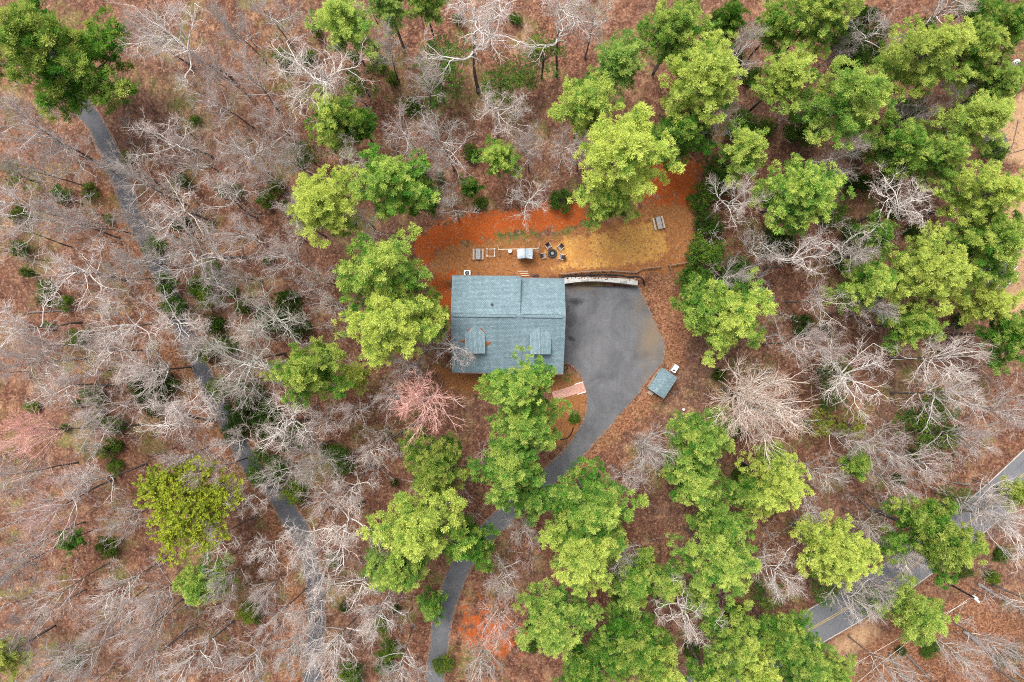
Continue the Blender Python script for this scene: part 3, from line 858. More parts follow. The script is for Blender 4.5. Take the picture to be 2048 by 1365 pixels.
for px, py, lab in ((1096.4, 493.2, "dark wicker armchair at upper left of the fire pit"), (1120.6, 495.2, "dark wicker armchair at upper right of the fire pit, back turned to the grass"),
                    (1086.2, 512.6, "dark wicker armchair nearest the canopy, lower left of the fire pit"), (1123.4, 515.0, "dark wicker armchair at lower right of the fire pit")):
    p = at(px, py); armchair(px, py, math.atan2(fc.y - p.y, fc.x - p.x) + {1096.4: .05, 1086.2: -.15}.get(px, .1), lab)

def condenser():
    p = at(935, 547.5)
    t = thing("condenser_unit", "white outdoor cooling unit half under the back eave of the house", "cooling unit", p)
    m = MB(); m.box((0, 0, .42), (1.05, .95, .84)); m.bevel(.03); m.build("casing", M['white'], t)
    m = MB(); m.lathe((0, 0, .83), [(.36, 0), (.36, .03), (.30, .035)], 24); m.build("fan_well", M['black'], t)
    m = MB()
    for k in range(5): m.box((.15 * math.cos(k * 1.257), .15 * math.sin(k * 1.257), .875), (.30, .07, .01), k * 1.257, .2)
    m.lathe((0, 0, .865), [(.07, 0), (.07, .03)], 12)
    m.build("fan", M['stone'], t)
condenser()

def back_steps():
    p = at(1050, 548.5)
    t = thing("back_steps", "low wooden steps with thin pale treads at the back eave of the house", "steps", p)
    for k in range(3):
        m = MB(); m.box((-.35 + .18 * k, .45 - .36 * k, .05 + .05 * k), (1.7 - .25 * k, .13, .07)); m.build("tread", M['tan_wood'], t)
    m = MB(); m.box((-.1, .05, .03), (1.9, 1.1, .05)); m.build("landing", M['litter'], t)
    q = at(1071, 552)
    m = MB(); m.box((0, 0, .24), (1.05, .38, .06)); 
    for s in (-.42, .42): m.box((s, 0, .11), (.07, .34, .22))
    tag(m.build("garden_bench", M['wicker'], loc=q), "dark low bench against the back wall right of the low wooden steps", "bench")
back_steps()

def shed():
    z = 2.5; s = (CH - z) / F
    pts = [np.array([(x - 1024) * s, (682.5 - y) * s]) for x, y in ((1324, 735), (1356, 756), (1328, 798), (1296.5, 778))]
    c = sum(pts) / 4
    ex = pts[1] - pts[0]; w = np.linalg.norm(ex); ang = math.atan2(ex[1], ex[0])
    l = np.linalg.norm(pts[2] - pts[1])
    t = thing("shed", "small shed with blue-green shingle roof beside the asphalt pad", "shed", (c[0], c[1], 0), ang)
    r = MB()
    slab(r, [(w / 2, -l / 2, 2.35), (w / 2, l / 2, 2.35), (0, l / 2, 2.65), (0, -l / 2, 2.65)], .1)
    slab(r, [(-w / 2, l / 2, 2.35), (-w / 2, -l / 2, 2.35), (0, -l / 2, 2.65), (0, l / 2, 2.65)], .1)
    r.build("roof", [M['shingle'], M['flash']], t)
    b = MB(); b.box((0, 0, 1.12), (w - .4, l - .4, 2.24)); b.build("wall", M['wall'], t)
    d = MB(); d.box((-.3, -l / 2 + .19, 1.0), (1.2, .06, 1.9)); dd = d.build("door", M['door'], t)
    k = MB(); k.box((.15, -l / 2 + .13, 1.0), (.05, .06, .16)); k.build("handle", M['dark_metal'], dd)
    f = MB(); f.box((-w / 2 + .19, .4, 1.4), (.08, .8, .7)); ff = f.build("window", M['trim'], t)
    k = MB(); k.box((-w / 2 + .18, .4, 1.4), (.09, .66, .56)); k.build("pane", M['glass'], ff)
    # white unit behind it
    p = at(1348, 737.5)
    g = thing("generator", "white box generator with dark top vent behind the small shed", "generator", p, ang)
    m = MB(); m.box((0, 0, .40), (.78, 1.25, .8)); m.bevel(.04); m.build("housing", M['white'], g)
    m = MB(); m.lathe((-.12, -.38, .80), [(.13, 0), (.13, .015)], 14); m.lathe((.12, -.30, .80), [(.13, 0), (.13, .015)], 14); m.build("vent", M['black'], g)
    m = MB(); m.box((-.44, 0, .35), (.06, 1.1, .5)); m.build("side_panel", M['stone'], g)
    m = MB(); m.box((0, 0, .06), (1.0, 1.5, .12)); m.build("base", M['stone'], g)
    m = MB(); m.box((0, 0, .10), (.9, .38, .2)); m.box((0, -.2, .05), (.9, .3, .1))
    o = m.build("door_step", M['tan_wood'], loc=at(1301.5, 785.5)); o.rotation_euler.z = ang
    tag(o, "pale wooden step at the lower left corner of the small shed", "step")
    m = MB(); m.lathe((0, 0, 0), [(.17, 0), (.20, .42), (.21, .45), (.17, .45), (.16, .1)], 16)
    tag(m.build("bucket", M['white'], loc=at(1366, 819)), "white bucket standing in dark brush below the small shed", "bucket")
shed()

def utility_pole():
    b = at(1889, 1163)
    t = thing("utility_pole", "dark utility pole with white lamp head beside the two-lane road", "utility pole", b)
    m = MB(); m.tube([(0, 0, 0), (0, 0, 7.4)], [.17, .13], 10); m.build("pole", M['dark_metal'], t)
    m = MB(); m.bar((-.75, -.9, 6.7), (.75, .9, 6.7), .10, .12); m.build("crossarm", M['brown_wood'], t)
    m = MB(); m.lathe((.25, -.10, 6.7), [(.26, 0), (.30, .05), (.30, .75), (.22, .85)], 16); m.build("transformer", M['white'], t)
    m = MB(); m.bar((0, 0, 7.2), (.55, -.5, 7.3), .06, .06); m.box((.62, -.55, 7.3), (.5, .3, .12), -.7); m.build("lamp_head", M['white'], t)
    top = b + Vector((0, 0, 6.8))
    for k, (e, h, lab) in enumerate((((1690, 1352), 7.4, "thin pale utility wire running from the pole to the bottom edge, upper one"), ((1730, 1365), 6.4, "thin pale utility wire running from the pole to the bottom edge, lower one"))):
        q = at(*e, h)
        a = top + Vector((-.7, -.8, 0)) if k == 0 else top + Vector((.6, .4, 0))
        P = [a.lerp(q + (q - a) * .6, i / 16) - Vector((0, 0, 1.1 * math.sin(math.pi * i / 16))) for i in range(17)]
        m = MB(); m.tube(P, .022, 5)
        tag(m.build("utility_wire", M['trim']), lab, "wire", "utility wires")
utility_pole()

def neighbours():
    # porch of a house hidden under the pines at the right edge
    p = at(2004, 556)
    a = math.radians(45)
    t = thing("porch", "brown wooden porch with white railing at the clearing on the right edge", "porch", p, a)
    m = MB(); m.box((0, 0, .8), (3.4, 1.7, .12)); m.build("deck", M['brown_wood'], t)
    for x in (-1.6, 0, 1.6):
        for y in (-.78, .78):
            m = MB(); m.box((x, y, .9), (.1, .1, 1.8)); m.build("post", M['white'], t)
    for y in (-.78, .78):
        m = MB(); m.bar((-1.6, y, 1.75), (1.6, y, 1.75), .12, .07); m.build("rail", M['white'], t)
    m = MB(); m.box((-2.1, -.2, .5), (.8, 1.2, .10)); m.box((-2.6, -.2, .25), (.5, 1.2, .10)); m.build("stair", M['white'], t)
    q = at(1980, 546)
    h = thing("neighbour_house", "low dark-roofed house mostly hidden under pines at the right edge", "house", q, a)
    r = MB(); slab(r, [(-2.4, -1.3, 2.5), (2.4, -1.3, 2.5), (2.4, 0, 2.9), (-2.4, 0, 2.9)]); slab(r, [(2.4, 1.3, 2.5), (-2.4, 1.3, 2.5), (-2.4, 0, 2.9), (2.4, 0, 2.9)])
    r.build("roof", [M['dark_roof'], M['white']], h)
    m = MB(); m.box((0, 0, 1.2), (4.4, 2.2, 2.4)); m.build("wall", M['trim'], h)
    m = MB()
    for y in (-1.34, 1.34): m.box((0, y, 2.44), (4.9, .07, .16))
    m.build("fascia", M['white'], h)
    p = at(2028, 492)
    t = thing("deck_stair", "small white-railed wooden stair at the upper clearing on the right edge", "stair", p, math.radians(-62))
    for k in range(4):
        m = MB(); m.box((-1.2 + .6 * k, 0, .95 - .25 * k), (.62, 1.3, .08)); m.build("tread", M['brown_wood'], t)
    for y in (-.72, .72):
        m = MB(); m.bar((-1.5, y, 1.75), (1.5, y, .95), .16, .10)
        m.build("handrail", M['white'], t)
        for x, z in ((-1.45, 1.7), (0, 1.3), (1.45, .95)):
            m = MB(); m.box((x, y, z / 2), (.09, .09, z)); m.build("post", M['white'], t)
    m = MB(); m.lathe((0, 0, 0), [(.30, 0), (.45, .10), (.48, .6), (.40, .9), (.15, 1.0)], 18)
    tag(m.build("water_tank", M['white'], loc=at(2028, 128)), "small white rounded tank at the upper right edge of the woods", "tank")
neighbours()
# ---------------------------------------------------------------- trees: shared meshes
def tuft_faces(C, n, lmin, lmax, wid, up, rg, outdir=None, outw=0.4):
    """C (T,3) tuft centres -> narrow leaf quads radiating from each"""
    T = len(C)
    d = rg.normal(0, 1, (T, n, 3)); d /= np.linalg.norm(d, axis=2, keepdims=True)
    d[..., 2] = np.abs(d[..., 2]) * .6 + up
    if outdir is not None: d = d + outdir[:, None, :] * outw
    d /= np.linalg.norm(d, axis=2, keepdims=True)
    l = rg.uniform(lmin, lmax, (T, n, 1))
    s = np.cross(d, np.array([0, 0, 1.0])) * 1.0 + rg.normal(0, .38, (T, n, 3)); s -= d * (s * d).sum(2, keepdims=True); s /= np.linalg.norm(s, axis=2, keepdims=True) + 1e-9
    o = C[:, None, :] + rg.normal(0, .09, (T, n, 3))
    a = o + d * .03; m = o + d * l * .6; e = o + d * l
    w = wid * rg.uniform(.7, 1.3, (T, n, 1))
    V = np.stack([a - s * w * .25, m - s * w * .5, e, m + s * w * .5], 2)      # a kite
    V = V.reshape(-1, 3)
    Q = np.arange(len(V)).reshape(-1, 4)
    return V, Q

def pine_crown(name, R, depth, seed, dens=1.0, leaf=.36, wid=.066, gap=.84, droop=0.0, cl=.25):
    rg = np.random.default_rng(seed)
    C, O, tip, rnd = [], [], [], []
    PB, RB = [], []
    ph = rg.uniform(0, 6.28, 4)
    lob = lambda a: 1 + .09 * math.sin(2 * a + ph[0]) + .11 * math.sin(3 * a + ph[1]) + .12 * math.sin(5 * a + ph[2])
    z = 0.0
    while z < depth * .96:
        t = z / depth
        prof = (1 - t) ** .74 * (1.0 if t > .18 else .72 + 1.55 * t)
        nb = rg.integers(4, 7) if t < .8 else 4
        a0 = rg.uniform(0, 6.28)
        for k in range(nb):
            a = a0 + k * 6.283 / nb + rg.normal(0, .22)
            L = R * prof * lob(a) * rg.uniform(.55, 1.2)
            if L < .4: L = .4
            slope = (.02 - droop) + .75 * t ** 1.3 + rg.normal(0, .07)
            cur = rg.normal(0, .18)
            yel = rg.normal(0, .16)
            def pos(s):
                aa = a + cur * s
                return np.array([math.cos(aa) * s * L, math.sin(aa) * s * L, z + slope * s * L + .10 * L * s * s])
            PB.append([pos(s) for s in (0, .35, .7, 1.0)]); RB.append([.025 + .012 * L, .02 + .008 * L, .015 + .004 * L, .01])
            nt = max(3, int(dens * (1.0 + .42 * L + .10 * L * L)))
            for i in range(nt):
                s = 1 - (1 - .24) * rg.random() ** 1.15 if L > 1.2 else rg.uniform(.4, 1)
                wv = L * .25 * math.sin(min(1, max(0, (s - .14) / .86)) * math.pi * .82) ** .8
                u = rg.uniform(-1, 1)
                side = np.array([-math.sin(a), math.cos(a), 0])
                p = pos(s) + side * u * wv + np.array([0, 0, rg.normal(.05, .12)])
                e = max(s ** 2.5, abs(u) ** 2 * .7)
                tc = .10 + .40 * e * rg.uniform(.3, 1.35) + .26 * t + yel + rg.normal(0, .12)
                rc = rg.random()
                cr = cl * rg.uniform(.7, 1.25)
                for q in range(rg.integers(4, 7)):
                    dd = rg.normal(0, 1, 3); dd /= np.linalg.norm(dd); dd[2] = abs(dd[2]) * .8 - .1
                    C.append(p + dd * cr); O.append(list(dd * .8 + np.array([math.cos(a) * .35, math.sin(a) * .35, .15])))
                    tip.append(np.clip(tc + .16 * dd[2], 0, 1)); rnd.append(np.clip(rc + rg.normal(0, .12), 0, 1))
        z += gap * rg.uniform(.8, 1.2) * (1 - .35 * t)
    for i in range(8):                                     # leader
        C.append(np.array([rg.normal(0, .18), rg.normal(0, .18), depth * .93 + i * depth * .009])); O.append([0, 0, 1]); tip.append(.7); rnd.append(rg.random())
    C, O, tip, rnd = np.array(C), np.array(O), np.array(tip), np.array(rnd)
    n = 20
    V, Q = tuft_faces(C, n, leaf * .7, leaf * 1.3, wid, .30, rg, O, .7)
    at_t, at_r = np.repeat(tip, n * 4), np.repeat(rnd, n * 4)
    at_t = np.clip(at_t + rg.normal(0, .12, len(at_t) // 4).repeat(4), 0, 1)
    me = np_mesh(name, V, [Q], False, {'tip': at_t, 'rnd': at_r})
    me.materials.append(M['pine'])
    bv, bq = tubes(np.array(PB), np.array(RB), 4)
    lm = np_mesh(name + "_limbs", bv, [bq], True); lm.materials.append(M['bark'])
    return me, lm

def pine_trunk(seed):
    """unit trunk, 1 m tall, 1 m radius at the foot; scaled per tree"""
    rg = np.random.default_rng(seed)
    K = 9; z = np.linspace(0, 1, K)
    P = np.stack([.35 * np.cumsum(rg.normal(0, .3, K)), .35 * np.cumsum(rg.normal(0, .3, K)), z], -1); P[0, :2] = 0
    r = 1.0 * (1 - z) ** .8 + .10; r[0] = 1.35
    V, Q = tubes(P[None], r[None], 8)
    me = np_mesh("pine_trunk", V, [Q], True); me.materials.append(M['bark'])
    return me

def shrub_mesh(name, R, H, seed, n=420, leaf=.30, wid=.2, mat='leaf', clumps=14, hollow=.25):
    rg = np.random.default_rng(seed)
    cc = rg.normal(0, 1, (clumps, 3)); cc /= np.linalg.norm(cc, axis=1, keepdims=True)
    cc *= rg.uniform(.25, .85, (clumps, 1)) ** .6
    cr = rg.uniform(.22, .45, clumps)
    k = rg.integers(0, clumps, n)
    d = rg.normal(0, 1, (n, 3)); d /= np.linalg.norm(d, axis=1, keepdims=True)
    p = cc[k] + d * cr[k][:, None] * rg.uniform(.3, 1, (n, 1)) ** .5
    C = np.stack([p[:, 0] * R, p[:, 1] * R, np.maximum(.03, (p[:, 2] * .5 + .52)) * H], -1)
    O = np.stack([p[:, 0], p[:, 1], np.full(n, .2)], -1)
    m = 11
    V, Q = tuft_faces(C, m, leaf * .6, leaf * 1.2, wid, .3, rg, O, .3)
    tip = np.clip(rg.normal(.3, .15, clumps)[k] + rg.normal(0, .1, n) + .15 * p[:, 2], 0, 1)
    me = np_mesh(name, V, [Q], False, {'tip': np.repeat(tip, m * 4), 'rnd': np.repeat(rg.random(n), m * 4)})
    me.materials.append(M[mat])
    # stems from the foot to the clumps
    S = np.stack([np.zeros((clumps, 3)), np.stack([cc[:, 0] * R * .4, cc[:, 1] * R * .4, (cc[:, 2] * .5 + .5) * H * .5], -1), np.stack([cc[:, 0] * R, cc[:, 1] * R, (cc[:, 2] * .5 + .52) * H], -1)], 1)
    bv, bq = tubes(S, np.tile([.05, .035, .015], (clumps, 1)), 4)
    lm = np_mesh(name + "_stems", bv, [bq], True); lm.materials.append(M['bark'])
    return me, lm

def bare_tree(name, seed, H=19.0, R=6.5, kind='oak'):
    """-> trunk mesh, branches mesh. kind: oak (few crooked pale limbs), fine (many straight rising twigs)"""
    rg = np.random.default_rng(seed)
    W = {'oak': .28, 'fine': .17, 'bud': .10, 'sapling': .22}[kind]
    lines = {k: [] for k in range(5)}                      # level -> (points, radii, thin)
    def path(p, d, L, K, wig, up, bow):
        P = [p]; st = L / (K - 1)
        for i in range(K - 1):
            d = d + rg.normal(0, wig, 3) + np.array([0, 0, up])
            d = d / np.linalg.norm(d); p = p + d * st; P.append(p)
        return np.array(P), d
    def spread(d, ang):
        a = rg.normal(0, 1, 3); a -= d * a.dot(d); a /= np.linalg.norm(a)
        v = d * math.cos(ang) + a * math.sin(ang)
        return v / np.linalg.norm(v)
    fork = H * (rg.uniform(.42, .58) if kind == 'oak' else rg.uniform(.3, .45))
    if kind == 'sapling': fork = H * .3
    top = H * (.80 if kind == 'oak' else .95)
    TR = .0105 * H + .03
    K = 11
    Tp, _ = path(np.zeros(3), np.array([rg.normal(0, .03), rg.normal(0, .03), 1.0]), top, K, .045 if kind != 'oak' else .07, .05, 0)
    tz = Tp[:, 2] / top
    Tr = TR * np.where(tz < .5, 1 - .7 * tz, .65 - .62 * (tz - .5) * 1.9); Tr = np.maximum(Tr, .02); Tr[0] *= 1.4
    tv, tq = tubes(Tp[None], Tr[None], 8)
    def on(P, s):
        f = s * (len(P) - 1); i = min(int(f), len(P) - 2); f -= i
        return P[i] * (1 - f) + P[i + 1] * f, (P[i + 1] - P[i]) / (np.linalg.norm(P[i + 1] - P[i]) + 1e-9)
    cfg = {'oak': ((9, 12), (6, 9), (5, 7), (3, 5)), 'fine': ((14, 19), (6, 9), (4, 6), (3, 4)), 'bud': ((22, 26), (7, 9), (3, 5), (2, 3)), 'sapling': ((7, 10), (4, 6), (3, 4), (0, 0))}[kind]
    n1 = rg.integers(*cfg[0])
    a0 = rg.uniform(0, 6.28); ev = rg.uniform(-8, 10); W *= rg.uniform(.75, 1.3)
    for i in range(n1):
        s = fork / top + (1 - fork / top) * (i + rg.random() * .6) / n1
        p, d = on(Tp, min(s, .99))
        tt = (s - fork / top) / (1 - fork / top)
        az = a0 + i * 2.4 + rg.normal(0, .3)
        if kind == 'oak':
            el = math.radians(rg.uniform(12, 42) + ev + 30 * tt); L = R * rg.uniform(.75, 1.15) * (1.1 - .45 * tt)
        else:
            el = math.radians(rg.uniform(28, 50) + ev + 22 * tt); L = R * rg.uniform(.9, 1.2) * (1.15 - .62 * tt)
        d1 = np.array([math.cos(az) * math.cos(el), math.sin(az) * math.cos(el), math.sin(el)])
        r1 = max(.06, TR * (.56 - .24 * tt)) if kind != 'sapling' else .03
        P1, _ = path(p, d1, L, 8, W * .62, .03, 0)
        lines[0].append((P1, np.linspace(r1, r1 * .30, 8), 0.0))
        for j in range(rg.integers(*cfg[1])):
            s2 = rg.uniform(.22, 1.0) if j else 1.0
            p2, d2 = on(P1, min(s2, .999))
            L2 = L * rg.uniform(.28, .52) * (1.15 - .4 * s2)
            r2 = max(.042, r1 * .60 * (1 - .5 * s2)) if kind != 'sapling' else .018
            P2, _ = path(p2, spread(d2, rg.uniform(.45, 1.05) if kind == 'oak' else rg.uniform(.3, .65)), L2, 6, W, .05 if kind == 'oak' else .09, 0)
            lines[1].append((P2, np.linspace(r2, max(.022, r2 * .45), 6), .15))
            for k in range(rg.integers(*cfg[2])):
                s3 = rg.uniform(.2, 1.0)
                p3, d3 = on(P2, min(s3, .999))
                L3 = L2 * rg.uniform(.35, .7)
                P3, _ = path(p3, spread(d3, rg.uniform(.4, .95)), L3, 5, W * 1.1, .06, 0)
                lines[2].append((P3, np.linspace(.020, .012, 5), .5))
                for q in range(rg.integers(*cfg[3]) if cfg[3][1] else 0):
                    p4, d4 = on(P3, rg.uniform(.2, .999))
                    P4, _ = path(p4, spread(d4, rg.uniform(.4, .9)), rg.uniform(.5, 1.2), 3, W * .8, .06, 0)
                    lines[3].append((P4, np.array([.011, .009, .006]), 1.0))
    V, Q, thin, off = [], [], [], 0
    for lv, S in ((0, 6), (1, 4), (2, 3), (3, 3)):
        if not lines[lv]: continue
        v, q = tubes(np.stack([a for a, b, c in lines[lv]]), np.stack([b for a, b, c in lines[lv]]), S)
        V.append(v); Q.append(q + off); off += len(v)
        thin.append(np.full(len(v), lines[lv][0][2]))
    tm = np_mesh(name + "_trunk", tv, [tq], True); tm.materials.append(M['bark'])
    bm_ = np_mesh(name + "_branches", np.concatenate(V), [np.concatenate(Q)], True, {'thin': np.concatenate(thin)})
    bm_.materials.append(M['branch'])
    return tm, bm_

PINES = {'L': [pine_crown("pine_crown", 6.6, 10.5, 10 + i, 2.9) + (6.6, 10.5) for i in range(7)],
         'M': [pine_crown("pine_crown", 4.6, 7.5, 30 + i, 2.9, .34, .062, .70, 0, .27) + (4.6, 7.5) for i in range(4)],
         'S': [pine_crown("young_pine_crown", 2.7, 4.6, 50 + i, 2.5, .30, .055, .52, 0, .22) + (2.7, 4.6) for i in range(3)]}
TRUNKS = [pine_trunk(70 + i) for i in range(3)]
SHRUBS = [shrub_mesh("shrub_foliage", 2.6, 3.0, 80 + i, 620, .22, .12, "leaf", 30) for i in range(4)]
LEAFY = [shrub_mesh("leafy_crown", 7.0, 6.5, 90 + i, 1500, .42, .22, 'leaf', 34) for i in range(2)]
THIN = [shrub_mesh("sparse_foliage", 3.6, 4.5, 95 + i, 420, .24, .13, 'leaf', 22) for i in range(3)]
OAK = [bare_tree("oak", 100 + i, 19, 6.6, 'oak') for i in range(8)]
FINE = [bare_tree("maple", 200 + i, 18, 6.2, 'fine') for i in range(7)]
BUDDY = [bare_tree("budding_maple", 260 + i, 15, 6.4, 'bud') for i in range(2)]
SAPL = [bare_tree("sapling", 300 + i, 5.5, 2.2, 'sapling') for i in range(4)]

def part(name, me, parent, loc=(0, 0, 0), scale=(1, 1, 1), rot=0.0, color=None):
    o = bpy.data.objects.new(name, me)
    COL.objects.link(o)
    o.parent = parent
    o.location = loc; o.scale = scale; o.rotation_euler = (0, 0, rot)
    if color is not None: o.color = (*color, 1)
    return o

def foot(px, py, hc):
    """foot point of a tree whose point hc above the ground is seen at (px, py)"""
    p = at(px, py, hc)
    return Vector((p.x, p.y, float(gz(p.x, p.y))))

_n = [0]
def pine(px, py, r, H, tint, label, group="pines round the house", depth=1.0):
    _n[0] += 1; k = _n[0]
    rw = (1.13 if px > 1300 and py < 720 else 1.06) * r / F * (CH - .62 * H)
    cls = 'L' if rw > 5.4 else 'M' if rw > 3.3 else 'S'
    cm, lm, R0, D0 = PINES[cls][k % len(PINES[cls])]
    s = rw / R0
    D = min(D0 * s * depth, H * .88)
    p = foot(px, py, H - D * .62)
    t = thing("pine_tree", label, "pine tree", p, RNG.uniform(0, 6.28), group)
    ro = RNG.uniform(0, 6.28)
    c = part("crown", cm, t, (0, 0, H - D), (s, s, D / D0), ro, tint)
    part("limb", lm, c)
    tr = .006 * H + .018 * rw
    part("trunk", TRUNKS[k % 3], t, (0, 0, -.15), (tr, tr, H * .97))

def shrub(px, py, r, H, tint, label, kind='shrub', cat="shrub", group="shrubs in the understorey"):
    _n[0] += 1; k = _n[0]
    rw = r / F * (CH - H * .6)
    bank = {'shrub': SHRUBS, 'leafy': LEAFY, 'thin': THIN}[kind]
    R0, H0 = {'shrub': (2.6, 3.0), 'leafy': (7.0, 6.5), 'thin': (3.6, 4.5)}[kind]
    fm, sm = bank[k % len(bank)]
    s = rw / R0
    if kind == 'shrub':
        p = foot(px, py, H * .5)
        t = thing("evergreen_shrub", label, cat, p, RNG.uniform(0, 6.28), group)
        part("foliage", fm, t, (0, 0, 0), (s, s, H / H0), 0, tint); part("stem", sm, t, (0, 0, 0), (s, s, H / H0))
    else:
        D = min(H0 * s, H * .75)
        p = foot(px, py, H - D * .5)
        t = thing("leafy_tree", label, cat, p, RNG.uniform(0, 6.28), group)
        c = part("crown", fm, t, (0, 0, H - D), (s, s, D / H0), 0, tint)
        part("limb", sm, c)
        part("trunk", TRUNKS[k % 3], t, (0, 0, -.1), (.10 + .006 * H,) * 2 + (H - D * .4,))

def bare(px, py, r, kind, tint, label, H=None, group="leafless trees"):
    _n[0] += 1; k = _n[0]
    H = H or min(21, 11 + r * .10)
    hc = H * .80
    rw = 1.06 * r / F * (CH - hc)
    bank = {'o': OAK, 'f': FINE, 'p': BUDDY}[kind]
    tm, bm_ = bank[k % len(bank)]
    R0, H0 = {'o': (6.4, 19), 'f': (6.6, 18), 'p': (6.0, 15)}[kind]
    s = rw / R0
    p = foot(px, py, hc)
    t = thing("bare_tree", label, "bare tree", p, RNG.uniform(0, 6.28), group)
    sc = (s, s, H / H0)
    part("branches", bm_, t, (0, 0, 0), sc, 0, tint)
    part("trunk", tm, t, (0, 0, -.1), sc)
